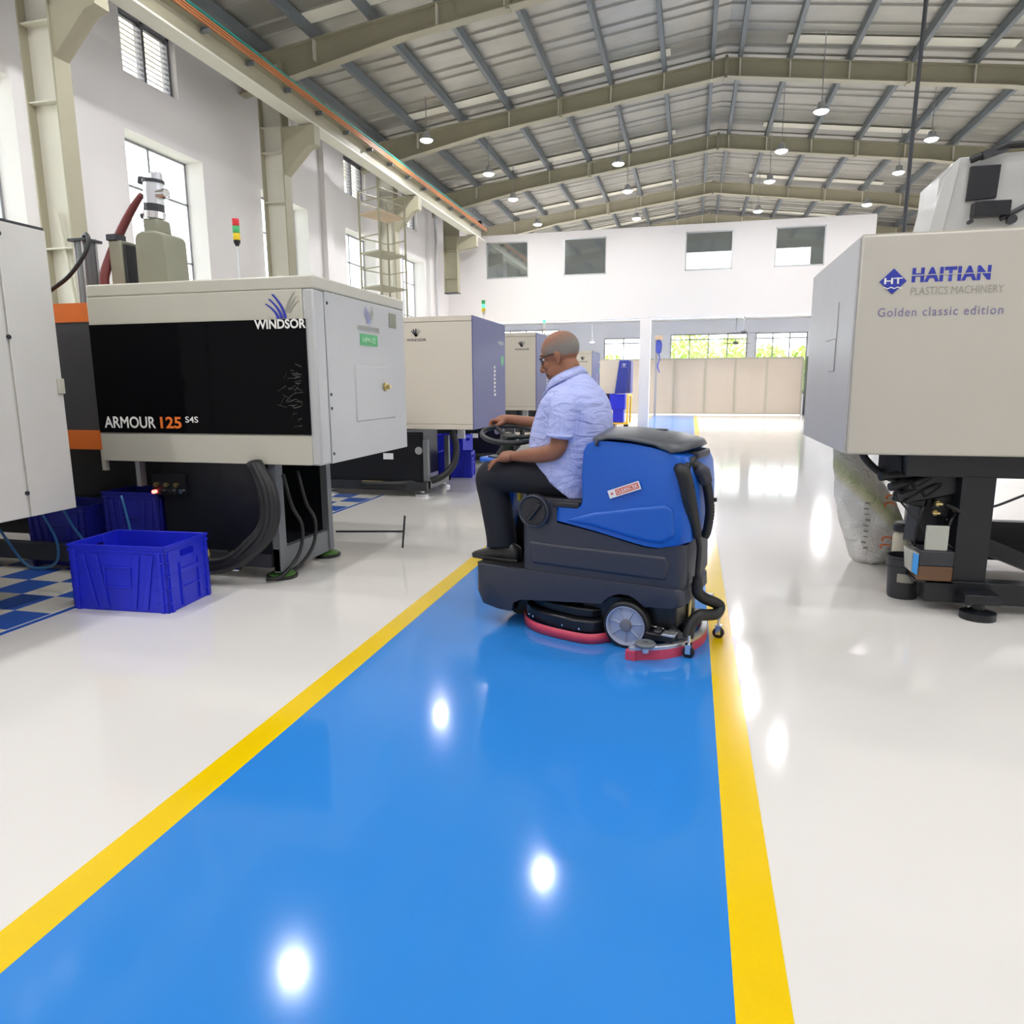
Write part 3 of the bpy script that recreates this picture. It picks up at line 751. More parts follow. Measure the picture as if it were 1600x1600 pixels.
for i in range(6): MB().box(-4.0805, -4.079, 3.32, 3.50 - .01 * (i % 3), 2.315 - i * .011, 2.319 - i * .011).build('label_line', 'sticker_red', m0)
MB().box(-4.085, -4.065, 3.92, 3.965, 1.40, 1.50).build('hinge', 'cream_panel', m0, bevel=.004)
for pth in ([(-4.3, 3.85, .66), (-4.28, 3.95, .40), (-4.35, 4.0, .22), (-4.5, 4.0, .16), (-4.62, 3.98, .2), (-4.7, 3.9, .45), (-4.7, 3.8, .64)],
            [(-4.2, 3.95, .64), (-4.25, 4.1, .42), (-4.2, 4.2, .25), (-4.05, 4.25, .17), (-3.97, 4.3, .15)],
            [(-4.02, 4.3, .66), (-4.0, 4.32, .45), (-3.98, 4.32, .3)]):
    MB().tube(smooth_path(pth), .009, 8).build('air_hose', 'blue_hose', m0, smooth=True)
# ---- blue crates under machine, shade painted in with a darker blue
def crate_mesh_parts(root, w, d, h, m='crate_blue', ribs=True):
    """open stacking crate, origin at centre of base, local coordinates"""
    th = .012; b = MB()
    b.box(-w / 2 + .01, w / 2 - .01, -d / 2 + .01, d / 2 - .01, 0, .015)
    b.box(-w / 2, w / 2, -d / 2, -d / 2 + th, .0, h).box(-w / 2, w / 2, d / 2 - th, d / 2, .0, h)
    hl = .075
    for sx in (-1, 1):
        x0, x1 = sorted((sx * w / 2, sx * (w / 2 - th)))
        b.box(x0, x1, -d / 2, -hl, 0, h).box(x0, x1, hl, d / 2, 0, h).box(x0, x1, -hl, hl, 0, h - .10).box(x0, x1, -hl, hl, h - .055, h)
    b.build('shell', m, root, local=True, bevel=.003)
    rim = MB()
    for (x0, x1, y0, y1) in ((-w / 2 - .006, w / 2 + .006, -d / 2 - .006, -d / 2 + .002), (-w / 2 - .006, w / 2 + .006, d / 2 - .002, d / 2 + .006), (-w / 2 - .006, -w / 2 + .002, -d / 2, d / 2), (w / 2 - .002, w / 2 + .006, -d / 2, d / 2)):
        rim.box(x0, x1, y0, y1, h - .012, h).box(x0, x1, y0, y1, h - .045, h - .037)
    rim.build('rim', m, root, local=True)
    if ribs:
        for sy in (-1, 1):
            y = sy * d / 2
            y0, y1 = sorted((y, y + sy * .010))
            r = MB()
            for sx in (-1, 1):
                r.box(sx * w * .44 - .012, sx * w * .44 + .012, y0, y1, 0, h - .04)
                for z in (.06, .15, .24, .33):
                    if z < h - .05: r.box(sx * w * .44 - .035, sx * w * .44 + .03, y0, y1, z, z + .006)
            r.box(-w * .13, w * .13, y0, y1, h * .66, h * .68).box(-w * .13, w * .13, y0, y1, h * .36, h * .38)
            r.box(-w * .14, -w * .13, y0, y1, .02, h * .68).box(w * .13, w * .14, y0, y1, .02, h * .68)
            for sx in (-1, 1):
                for k in range(2):
                    xa, xb = sx * (w * (.36 - .14 * k)), sx * (w * (.26 - .12 * k))
                    r.prism([(xa - .02, h - .06), (xa + .02, h - .06), (xb + .02, .02), (xb - .02, .02)], 'y', y0, y0 + (.005 if sy > 0 else 0) + .005)
            r.build('rib', m, root, local=True, bevel=.002)
        for sx in (-1, 1):
            x = sx * w / 2; x0, x1 = sorted((x, x + sx * .010)); r = MB()
            for s2 in (-1, 1):
                r.box(x0, x1, s2 * d * .42 - .012, s2 * d * .42 + .012, 0, h - .04)
                for z in (.06, .15, .24, .33):
                    if z < h - .05: r.box(x0, x1, s2 * d * .42 - .03, s2 * d * .42 + .03, z, z + .006)
            r.box(x0, x1, -d * .2, d * .2, h * .30, h * .32).box(x0, x1, -d * .2, d * .2, h * .52, h * .60)
            r.box(x0, x1, -d * .21, -d * .2, .02, h * .7).box(x0, x1, d * .2, d * .21, .02, h * .7)
            r.build('rib', m, root, local=True)
c1 = thing('crate', 'bright blue open plastic crate on the white floor in front of the black machine base', 'crate', (-3.575, 3.94, 0), .065, group='blue plastic crates')
crate_mesh_parts(c1, .70, .46, .44)
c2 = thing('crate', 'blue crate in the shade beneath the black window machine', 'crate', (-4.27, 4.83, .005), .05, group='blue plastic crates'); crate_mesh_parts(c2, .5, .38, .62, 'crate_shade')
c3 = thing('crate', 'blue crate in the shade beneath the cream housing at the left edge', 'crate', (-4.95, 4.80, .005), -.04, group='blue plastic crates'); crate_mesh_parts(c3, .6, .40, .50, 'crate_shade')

# ---- things standing on top of machine 1
t = thing('dryer_hopper', 'olive grey material hopper with steel loader head on top of the black window machine', 'hopper', (-4.25, 5.2, 2.19))
MB().prism([(-4.395, 2.19), (-4.09, 2.19), (-4.10, 2.61), (-4.12, 2.645), (-4.20, 2.67), (-4.32, 2.67), (-4.375, 2.65), (-4.39, 2.61)], 'y', 5.10, 5.36).build('tank', 'olive_tank', t, bevel=.02, seg=3)
MB().prism([(-4.335, 2.65), (-4.18, 2.65), (-4.19, 2.77), (-4.34, 2.78)], 'y', 5.15, 5.30).build('neck', 'olive_tank', t, bevel=.02)
ax = Vector((.06, 0, 1)).normalized(); c0 = Vector((-4.275, 5.22, 2.78))
MB().cyl(c0, .085, .05, ax).build('clamp_ring', 'chrome', t, smooth='auto')
MB().cyl(c0 + ax * .05, .078, .06, ax).build('dark_collar', 'dark_metal', t, smooth='auto')
MB().cyl(c0 + ax * .11, .078, .16, ax).build('loader_body', 'alu', t, smooth='auto')
MB().cyl(c0 + ax * .27, .085, .025, ax).build('loader_flange', 'dark_metal', t, smooth='auto')
MB().lathe(tuple(c0 + ax * .29 + Vector((.03, 0, 0))), [(.05, 0), (.05, .05), (.03, .07)], 16).build('loader_cap', 'alu', t, smooth='auto')
MB().obox(tuple(c0 + ax * .29 + Vector((-.07, 0, 0))), (.10, .08, .06), (0, .2, 0)).build('valve_housing', 'dark_metal', t, bevel=.01)
MB().cyl(c0 + Vector((.07, -.02, .18)), .04, .08, 'x').build('outlet', 'chrome', t, smooth='auto')
MB().cyl(c0 + Vector((-.12, 0, .03)), .022, .06, 'x').build('clamp_knob', 'dark_metal', t, smooth='auto')
MB().tube(smooth_path([(-4.36, 5.2, 2.97), (-4.45, 5.2, 2.88), (-4.56, 5.18, 2.72), (-4.66, 5.15, 2.52), (-4.71, 5.1, 2.33), (-4.70, 5.1, 2.19)]), lerp_path([.022, .03, .034, .038, .038, .038], 6), 12).build('suction_hose', 'pump_red', t, smooth=True, label='dark red suction hose')
t = thing('control_box', 'narrow beige box standing left of the olive hopper', 'box', (-4.57, 5.25, 2.07))
MB().box(-4.64, -4.52, 5.1, 5.4, 2.07, 2.61).build('body', 'olive_tank', t, bevel=.01)
MB().box(-4.515, -4.495, 5.12, 5.38, 2.07, 2.58).build('side_plate', 'dark_metal', t)
MB().box(-4.65, -4.55, 5.09, 5.2, 2.61, 2.66).build('terminal', 'dark_metal', t, bevel=.005)
t = thing('air_cylinder', 'grey upright cylinder with looping black hose behind the orange strip', 'cylinder', (-4.98, 5.2, 2.07))
MB().box(-5.15, -4.72, 5.05, 5.35, 2.07, 2.11).build('base_plate', 'dark_metal', t)
MB().cyl((-4.96, 5.2, 2.11), .070, .52, 'z', 24).build('barrel', 'purlin_grey', t, smooth='auto')
for i in range(4):
    q = i * PI / 2 + .5; MB().cyl((-4.96 + .080 * math.cos(q), 5.2 + .080 * math.sin(q), 2.11), .009, .55, 'z', 8).build('tie_rod', 'alu', t)
MB().box(-5.05, -4.87, 5.11, 5.29, 2.63, 2.65).build('head_plate', 'dark_metal', t)
MB().tube(smooth_path([(-4.92, 5.15, 2.67), (-4.84, 5.1, 2.67), (-4.78, 5.05, 2.60), (-4.80, 5.0, 2.48), (-4.92, 4.95, 2.32), (-5.08, 4.9, 2.20), (-5.22, 4.9, 2.10)]), .016, 10).build('hose', 'rubber', t, smooth=True)
def stack_light(name, lab, x, y, z0, h, cols, grey='black_paint'):
    t = thing(name, lab, 'signal light', (x, y, z0))
    MB().lathe((x, y, z0), [(.06, 0), (.05, .02), (.02, .04), (.015, .07)], 12).build('foot', grey, t, smooth='auto')
    MB().tube([(x, y, z0 + .05), (x, y, z0 + h)], .006, 8).build('pole', 'alu', t)
    zz = z0 + h
    MB().lathe((x, y, zz), [(.012, 0), (.027, .03), (.027, .045)], 16).build('holder', grey, t, smooth='auto')
    zz += .045
    for c in cols:
        MB().lathe((x, y, zz), [(.026, 0), (.028, .004), (.028, .048), (.026, .052)], 16).build('lens', c, t, smooth='auto', label={'red': 'red lens', 'label_green': 'green lens', 'amber': 'amber lens', 'lamp_green': 'lit green lens', 'sticker': 'white lens'}[c]); zz += .054
stack_light('stack_light', 'signal tower with red, green and amber lenses on thin pole over black window machine', -3.52, 5.2, 2.19, .34, ('amber', 'label_green', 'red'))

# ---- machines 2, 3 and 4: cream front with purple-blue end
def purple_machine(lab, y0, y1, xend, x0, z0, z1, detail):
    m = thing('injection_moulding_machine', lab, 'machine', (-4, (y0 + y1) / 2, 0))
    MB().box(x0, xend - .012, y0, y1, z0 + .07, z1 - .07).build('cover', 'cream_panel_far', m, bevel=.004)
    MB().box(x0, xend - .012, y0 - .004, y1, z1 - .066, z1).build('top_panel', 'cream_panel_far', m, bevel=.006)
    MB().box(x0, xend - .012, y0 - .006, y1, z0, z0 + .066).build('lower_panel', 'cream_panel_far', m, bevel=.006)
    MB().box(xend - .012, xend, y0 - .004, y1, z0, z1).build('end_panel', 'purple_panel', m, label='purple blue end panel', bevel=.002)
    # marks
    lx = -3.50 if detail == 2 else xend - .27
    z = z1 - .25
    for i in range(5):
        a_ = (i - 2) * .42
        MB().prism([(lx - .012, z), (lx + .012, z), (lx + .07 * math.sin(a_ * 1.3) + .010, z + .03 + .07 * math.cos(a_)), (lx + .07 * math.sin(a_ * 1.3) - .010, z + .03 + .07 * math.cos(a_))], 'y', y0 - .003, y0 - .001).build('logo_stroke', 'text_dark' if i < 3 else 'logo_grey', m)
    text('lettering', 'WINDSOR', (lx - .13, y0 - .003, z - .06), .27, .035, FACES['front'], 'text_dark', m, bold=.01)
    MB().cyl((xend, y1 - .18, z1 - .52), .075, .004, 'x', 20).build('round_label', 'label_green', m, label='round green label')
    text('lettering', 'WINDSOR', (xend + .002, y1 - .40, z1 - .30), .30, .05, FACES['end'], 'text_white', m)
    for q in range(8):
        MB().box(xend, xend + .002, (y0 + y1) / 2 + .18, (y0 + y1) / 2 + (.25 if q % 3 else .27), z0 + .42 + q * .055, z0 + .455 + q * .055).build('printed_mark', 'text_white', m)
    # base
    bx = xend - .55
    MB().box(x0, bx - .45, y0 - .15, y1 - .3, .14, z0).build('machine_bed', 'black_paint', m)
    MB().box(bx - .06, bx, y0 - .28, y0 - .20, .10, z0 - .12).build('end_post', 'grey_paint', m)
    MB().box(bx - .06, bx, y0 + .55, y0 + .62, .10, z0 - .12).build('end_post', 'grey_paint', m)
    MB().box(bx - .06, bx, y0 - .28, y0 + .62, .10, .20).build('end_plate', 'grey_paint', m)
    MB().box(bx - .5, bx - .06, y0 - .26, y0 - .24, .12, z0 - .02).build('side_sheet', 'black_paint', m)
    MB().box(bx - .45, bx - .40, y0 - .24, y0 + .6, .12, z0 - .02).build('back_sheet', 'black_paint', m)
    MB().box(x0, bx, y0 - .33, y0 - .25, .08, .19).build('bed_rail', 'dark_metal', m)
    MB().box(x0, bx - .1, y0 - .27, y0 - .25, .19, z0 - .05).build('side_sheet', 'black_paint', m)
    MB().box(bx - .35, bx - .1, y0 - .1, y0 + .4, .14, .17).build('drip_tray', 'feet_green', m)
    for (x, y) in ((bx - .1, y0 - .25), (bx - .1, y0 + .6), (bx - 1.4, y0 - .25)):
        MB().lathe((x, y, 0), [(.09, 0), (.09, .03), (.03, .05), (.025, .12)], 18).build('levelling_foot', 'alu', m, smooth='auto')
    MB().tube(smooth_path([(bx + .2, y0 + .1, z0), (bx + .26, y0 + .12, .62), (bx + .22, y0 + .05, .36), (bx + .02, y0 - .1, .20), (bx - .4, y0 - .33, .16), (bx - .9, y0 - .36, .15)]), .045, 12).build('hydraulic_hose', 'rubber', m, smooth=True)
    MB().box(bx - .9, bx - .6, y0 - .36, y0 - .33, .14, .20).build('coupling', 'brass', m, bevel=.01)
    MB().cyl((bx - .12, y0 - .285, .60), .05, .02, 'y', 20).build('gauge', 'alu', m, smooth='auto')
    MB().box(bx - .62, bx - .48, y0 - .275, y0 - .27, .48, .56).build('rating_plate', 'sticker', m)
    MB().box(bx + .22, bx + .32, y0 + .3, y0 + .34, z0 - .14, z0).build('switch_box', 'sticker', m)
    return m
purple_machine('cream machine with purple end panel standing behind the black window machine', 8.93, 10.58, -2.73, -6.6, .86, 2.31, 2)
purple_machine('cream and purple machine third in the row, left of the driver head', 12.75, 14.3, -2.71, -5.4, .97, 2.35, 3)
purple_machine('cream and purple machine fourth in the row, right of the driver neck', 20.2, 21.95, -2.70, -7.0, .90, 2.34, 4)
stack_light('stack_light', 'signal tower with lit green lens on the purple ended machine', -2.95, 10.2, 2.31, .12, ('amber', 'lamp_green', 'label_green'), 'cream_panel_far')
stack_light('stack_light', 'pale signal tower on the third machine beside the driver head', -2.80, 13.9, 2.35, .10, ('sticker', 'sticker', 'lamp_green'), 'cream_panel_far')
# machine 5: cream body with slanted navy panel
m5 = thing('injection_moulding_machine', 'farthest machine with slanted navy blue front panel near the white column', 'machine', (-2.8, 25, 0))
MB().prism([(-5.2, 1.10), (-2.52, 1.10), (-2.20, 2.20), (-5.2, 2.20)], 'y', 24.5, 25.6).build('cover', 'cream_panel_far', m5, bevel=.005)
MB().prism([(-2.50, 1.10), (-2.14, 1.10), (-2.02, 2.20), (-2.36, 2.20)], 'y', 24.46, 25.5).build('slanted_panel', 'navy', m5, bevel=.004, label='slanted navy blue panel')
MB().box(-2.14, -1.98, 24.6, 25.5, 1.12, 2.18).build('side_panel', 'purple_panel', m5)
MB().box(-5.2, -2.5, 24.7, 25.4, 0, 1.1).build('machine_bed', 'black_paint', m5)
text('lettering', 'WINDSOR', (-2.29, 24.455, 1.97), .17, .03, FACES['front'], 'text_white', m5)
logo_crest(m5, 'logo', (-2.19, 24.46, 2.02), X1, Z1, (0, -1, 0), .09, 'text_white', 'text_white')
# trolley with crates
t = thing('trolley', 'yellow trolley under the far blue crates beside the white column', 'trolley', (-2.25, 23.9, 0))
MB().box(-2.62, -1.98, 23.6, 24.3, .12, .17).build('deck', 'trolley_yellow', t)
for x in (-2.0, -1.95): MB().tube([(x, 23.65 if x == -2.0 else 24.25, .15), (x + .02, 23.65 if x == -2.0 else 24.25, 1.05)], .03, 8).build('upright', 'trolley_yellow', t)
MB().tube([(-1.98, 23.65, 1.05), (-1.93, 24.25, 1.05)], .03, 8).build('handle_bar', 'trolley_yellow', t)
for (x, y) in ((-2.55, 23.7), (-2.05, 23.7), (-2.55, 24.2), (-2.05, 24.2)): MB().cyl((x, y - .02, .06), .06, .04, 'y', 16).build('caster', 'rubber', t)
for k, (x, z, w_) in enumerate(((-2.34, .17, .42), (-2.34, .60, .50))):
    c = thing('crate', ['lower blue crate on the yellow trolley', 'upper blue crate on the yellow trolley'][k], 'crate', (x, 23.95, z), 0, group='blue plastic crates'); crate_mesh_parts(c, w_, .55, .42 if k == 0 else .49, ribs=False)
t = thing('cardboard_box', 'small tan carton beside the yellow trolley', 'box', (-2.5, 22.6, 0))
MB().box(-2.62, -2.36, 22.4, 22.7, 0, .62).build('body', 'wood', t, bevel=.005); MB().box(-2.50, -2.48, 22.395, 22.7, .0, .621).build('tape', 'sticker', t)
c = thing('crate', 'blue crate on the floor beyond the purple ended machine', 'crate', (-3.58, 10.75, 0), .15, group='blue plastic crates'); crate_mesh_parts(c, .52, .40, .40)
c = thing('crate', 'blue crate pushed under the purple ended machine rear', 'crate', (-3.95, 11.6, 0), -.1, group='blue plastic crates'); crate_mesh_parts(c, .60, .44, .60, ribs=False)

# ---- Haitian machine on the right
mh = thing('injection_moulding_machine', 'large cream machine at right lettered HAITIAN Golden classic edition', 'machine', (3, 5.6, 0))
MB().box(.965, 5.2, 4.85, 6.55, 1.0, 2.31).build('cover', 'haitian_panel', mh, bevel=.012, seg=3)
MB().box(.950, .966, 4.87, 6.55, 1.005, 2.30).build('end_panel', 'haitian_end', mh, bevel=.004, label='grey aisle end panel')
MB().box(.97, 5.19, 4.87, 6.53, 2.31, 2.32).build('top_panel', 'haitian_panel', mh)
MB().box(.944, .951, 5.35, 5.75, 1.74, 1.98).build('hatch_handle', 'haitian_end', mh, bevel=.008)
MB().box(.942, .951, 5.36, 5.54, 1.52, 1.74).build('lock_plate', 'haitian_end', mh, bevel=.006)
MB().obox((1.149, 4.846, 2.04), (.105, .004, .105), (0, PI / 4, 0)).build('logo_diamond', 'logo_blue', mh, bevel=.012)
text('lettering', 'HT', (1.10, 4.843, 2.025), .10, .035, FACES['front'], 'text_white', mh, bold=.02)
wave = MB()
for i in range(12):
    xa, xb = 1.095 + i * .009, 1.095 + (i + 1) * .009
    za, zb = 1.999 + .004 * math.sin(i * 1.57), 1.999 + .004 * math.sin((i + 1) * 1.57)
    wave.add([(xa, 4.843, za), (xb, 4.843, zb), (xb, 4.843, zb + .006), (xa, 4.843, za + .006)], [(0, 1, 2, 3)])
wave.build('logo_wave', 'text_white', mh)
text('lettering', 'HAITIAN', (1.25, 4.848, 2.03), .415, .083, FACES['front'], 'logo_blue', mh, bold=.05, spacing=1.12)
MB().box(1.245, 1.67, 4.846, 4.8475, 2.068, 2.073).build('letter_gap', 'haitian_panel', mh)
text('lettering', 'PLASTICS MACHINERY', (1.25, 4.848, 1.957), .49, .045, FACES['front'], 'logo_grey', mh)
text('lettering', 'Golden classic edition', (1.08, 4.848, 1.835), .67, .052, FACES['front'], 'text_mauve', mh, spacing=1.15, bold=.008)
# base frame
fr = lambda *a, n='frame_beam', m='black_paint', **k: MB().box(*a).build(n, m, mh, bevel=.004, **k)
fr(1.34, 5.2, 4.93, 5.1, .86, 1.0); fr(1.74, 5.2, 6.2, 6.4, .86, 1.0)
fr(1.66, 1.85, 4.93, 5.12, .10, .87, n='frame_post'); fr(1.74, 1.92, 6.15, 6.35, .10, .87, n='frame_post'); fr(4.6, 4.8, 4.93, 5.12, .10, .87, n='frame_post'); fr(4.6, 4.8, 6.15, 6.35, .10, .87, n='frame_post')
fr(1.50, 5.2, 4.90, 5.02, .06, .20); fr(1.74, 5.2, 6.2, 6.35, .06, .20); fr(1.72, 1.84, 5.0, 6.2, .06, .18); fr(1.8, 5.2, 5.9, 6.0, .24, .42)
MB().obox((2.1, 5.3, .30), (.8, .06, .10), (0, .35, .6)).build('diagonal_brace', 'black_paint', mh)
for (x, y) in ((1.78, 4.80), (1.72, 6.3), (4.7, 4.85), (4.7, 6.3)):
    MB().lathe((x, y, 0), [(.10, 0), (.10, .045), (.07, .055), (.035, .06), (.035, .12)], 24).build('levelling_foot', 'black_paint', mh, smooth='auto')
MB().box(1.68, 1.88, 4.74, 4.93, .10, .16).build('foot_bracket', 'black_paint', mh, bevel=.004)
# dark hydraulic cluster below the cover
rs = random.Random(11)
for i, (x, y, z, sx, sy, sz) in enumerate(((1.42, 5.2, .90, .26, .3, .18), (1.53, 5.15, .78, .30, .26, .16), (1.45, 5.2, .70, .20, .2, .09), (1.56, 5.2, .55, .18, .2, .34), (1.62, 5.2, .66, .12, .2, .22), (1.57, 5.25, .40, .12, .12, .16))):
    MB().obox((x, y, z), (sx, sy, sz), (rs.gauss(0, .12), rs.gauss(0, .18), rs.gauss(0, .2))).build('valve_block', 'black_paint', mh, bevel=.012)
for i in range(5):
    x, z = 1.34 + .06 * i, .86 - .05 * (i % 3)
    MB().cyl((x, 5.05, z), .028, .14, (-.8, -.3, -.1 - .1 * i), 12).build('solenoid', 'rubber', mh, smooth='auto')
MB().tube(smooth_path([(1.14, 5.3, 1.02), (1.18, 5.3, .93), (1.27, 5.25, .84), (1.38, 5.2, .79), (1.50, 5.2, .76)]), .024, 12).build('hydraulic_hose', 'rubber', mh, smooth=True)
for pth, r in (([(1.32, 5.05, .72), (1.40, 5.0, .62), (1.47, 4.97, .54), (1.50, 4.97, .48)], .007), ([(1.47, 4.97, .66), (1.44, 4.97, .52), (1.44, 4.98, .40)], .007), ([(1.66, 4.97, .62), (1.62, 4.93, .58), (1.60, 4.93, .46), (1.66, 4.95, .40)], .008),
               ([(1.60, 4.97, .68), (1.64, 4.92, .66), (1.67, 4.92, .64)], .012), ([(2.3, 4.95, .88), (2.1, 4.95, .80), (1.9, 4.95, .70), (1.85, 4.95, .68)], .008)):
    MB().tube(smooth_path(pth), r, 8).build('cable', 'rubber', mh, smooth=True)
for (x, z) in ((1.55, .62), (1.67, .64), (1.56, .68)):
    MB().cyl((x, 5.0, z), .018, .03, 'y', 12).cyl((x - .02, 4.98, z), .010, .04, 'x', 10).build('fitting', 'brass', mh, smooth='auto')
MB().box(1.44, 1.66, 4.90, 5.10, .185, .20).build('shelf_bracket', 'black_paint', mh)
# oil tank box
t = thing('oil_container', 'open plastic container of brown oil with blue label on the machine frame', 'container', (1.53, 4.98, .2))
MB().box(1.44, 1.64, 4.86, 5.06, .205, .30).build('oil', 'oil', t, bevel=.008)
MB().box(1.44, 1.64, 4.86, 5.06, .30, .40).build('body', 'dark_metal', t, bevel=.008)
MB().box(1.47, 1.60, 4.87, 4.89, .40, .56).build('back_sheet', 'jug_plastic', t, bevel=.006)
MB().prism([(1.385, .40), (1.44, .38), (1.44, .24), (1.40, .26)], 'y', 4.865, 5.0).build('side_flap', 'jug_plastic', t)
MB().prism([(1.405, .385), (1.437, .37), (1.437, .24), (1.405, .26)], 'y', 4.855, 4.862).build('label_patch', 'blue_label', t, label='blue label')
# bucket and jar
t = thing('bucket', 'black bucket with rim on the floor under the cream machine', 'bucket', (1.455, 5.2, 0))
MB().lathe((1.455, 5.2, 0), [(.088, 0), (.094, .02), (.102, .21), (.112, .212), (.112, .222), (.106, .225), (.112, .275), (.118, .28), (.118, .29), (.105, .29), (.10, .24), (.085, .02)], 28).build('body', 'dark_metal', t, smooth='auto')
pan = MB()
for i in range(7):
    a0, a1 = -2.2 + i * .14, -2.2 + (i + 1) * .14
    pan.add([(1.455 + .1035 * math.cos(a0), 5.2 + .1035 * math.sin(a0), .12), (1.455 + .1035 * math.cos(a1), 5.2 + .1035 * math.sin(a1), .12), (1.455 + .106 * math.cos(a1), 5.2 + .106 * math.sin(a1), .18), (1.455 + .106 * math.cos(a0), 5.2 + .106 * math.sin(a0), .18)], [(0, 1, 2, 3)])
pan.build('label_patch', 'logo_grey', t)
t = thing('jar', 'cream jar with black lid behind the black bucket', 'jar', (1.50, 5.42, 0))
MB().lathe((1.50, 5.45, 0), [(.06, 0), (.065, .02), (.065, .38), (.05, .40), (.05, .41)], 20).build('body', 'jar_cream', t, smooth='auto')
MB().lathe((1.50, 5.45, .41), [(.07, 0), (.072, .01), (.072, .045), (.06, .06)], 20).build('lid', 'black_paint', t, smooth='auto')

# plastic sack
def sack():
    t = thing('plastic_sack', 'tall crumpled white plastic sack with green and orange print under cream machine', 'sack', (1.35, 6.2, 0))
    secs = [(0, 1.36, 1.58, .09), (.04, 1.32, 1.62, .14), (.18, 1.26, 1.66, .17), (.34, 1.22, 1.685, .18), (.5, 1.19, 1.64, .17), (.65, 1.17, 1.54, .14), (.8, 1.145, 1.44, .10), (.93, 1.13, 1.34, .05), (.99, 1.13, 1.30, .02)]
    rings = []; rs = random.Random(5)
    zz = []
    for i in range(len(secs) - 1):
        for k in range(4):
            f = k / 4; zz.append([secs[i][j] * (1 - f) + secs[i + 1][j] * f for j in range(4)])
    zz.append(list(secs[-1]))
    for z, x0, x1, d in zz:
        ring = []
        for k in range(36):
            q = 2 * PI * k / 36; r = 1 + .05 * math.sin(3 * q + z * 9) + .035 * math.sin(7 * q - z * 23) + rs.gauss(0, .012)
            ring.append(((x0 + x1) / 2 + (x1 - x0) / 2 * math.cos(q) * r, 6.2 + d * math.sin(q) * r, z))
        rings.append(ring)
    MB().rings(rings).build('body', 'sack', t, smooth=True)
    pr = MB()
    for j, (cx, cz) in enumerate(((1.545, .50), (1.55, .56), (1.53, .17), (1.54, .23))):
        pr.tube([(cx + .035 * math.cos(q), 6.02 + (.015 if cz > .4 else -.01), cz + .018 * math.sin(q)) for q in [x * .5 for x in range(9)]], .006, 6)
    pr.build('orange_print', 'orange', t, label='orange printed marks')
    dk_ = random.Random(2)
    for k in range(9):
        MB().obox((1.375 + dk_.random() * .02, 6.022, .15 + k * .045), (.035, .004, .006 + .012 * dk_.random()), (0, .3 * dk_.random(), 0)).build('printed_mark', 'logo_grey', t)
sack()

# equipment on top of the Haitian machine
t = thing('robot_cabinet', 'pale grey cabinet with dark door panels standing on top of the cream machine', 'cabinet', (2.2, 6.1, 2.32))
MB().prism([(1.66, 2.32), (2.7, 2.32), (2.7, 3.05), (1.80, 3.02), (1.68, 2.90)], 'y', 6.05, 6.5).build('body', 'white_panel', t, bevel=.006)
MB().prism([(1.60, 2.32), (1.70, 2.32), (1.80, 3.01), (1.70, 2.88)], 'y', 6.02, 6.5).build('side_panel', 'white_panel', t, bevel=.004)
MB().prism([(1.86, 2.72), (2.05, 2.73), (2.06, 2.95), (1.87, 2.95)], 'y', 6.02, 6.05).build('door', 'black_paint', t, bevel=.003)
MB().box(1.90, 2.13, 5.96, 6.05, 2.60, 2.70).build('drive_box', 'black_paint', t, bevel=.005)
MB().box(2.27, 2.30, 6.0, 6.05, 2.76, 2.82).build('latch', 'black_paint', t)
MB().tube([(2.08, 6.0, 2.58), (2.5, 6.0, 2.80)], .018, 8).build('arm', 'dark_metal', t)
MB().tube([(1.86, 6.02, 2.99), (2.06, 5.98, 3.06), (2.5, 6.0, 3.07)], .025, 8).build('cable_track', 'rubber', t)
MB().obox((2.0, 6.0, 3.03), (.16, .06, .05), (0, -.3, 0)).build('cable_guide', 'dark_metal', t)
MB().cyl((2.15, 5.97, 2.57), .03, .05, 'y').cyl((1.89, 5.97, 2.57), .015, .05, 'y').build('pulley', 'dark_metal', t, smooth='auto', kind='stuff')
MB().box(1.575, 1.60, 6.2, 6.3, 2.34, 2.42).build('sensor', 'black_paint', t)
t = thing('hanging_cable', 'black cable hanging from the roof above the cream machine', 'cable', (1.62, 7.5, 2.3))
MB().tube(smooth_path([(2.24, 9.0, 7.86), (2.22, 9.0, 5.5), (2.20, 9.0, 4.0), (2.20, 9.0, 2.8), (2.2, 9.0, 1.5), (2.2, 9.0, 0.02)]), .022, 8).build('cord', 'dark_metal', t, smooth=True)

# ---- open ladder tower near the third column
t = thing('ladder_tower', 'slim grey steel ladder tower with four platforms against the left wall', 'tower', (-6.0, 14.0, 0))
PTS = [(-6.45, 13.6), (-5.92, 13.35), (-5.72, 14.15), (-6.2, 14.4)]
for (x, y) in PTS: MB().tube([(x, y, 0), (x, y, 5.15)], .022, 8).build('post', 'steel_olive', t)
for z in (1.4, 2.4, 3.35, 4.0, 4.73):
    MB().add([(*p, z) for p in PTS], [(0, 1, 2, 3)]).build('platform', 'steel_olive' if z < 4.5 else 'wood', t, solid=.03)
for z in (3.7, 4.3, 4.95, 5.15):
    for a, b in ((0, 1), (1, 2), (2, 3), (3, 0)):
        if z in (4.3, 3.7) and a == 1: continue
        MB().tube([(*PTS[a], z), (*PTS[b], z)], .012, 6).build('rail', 'steel_olive', t)

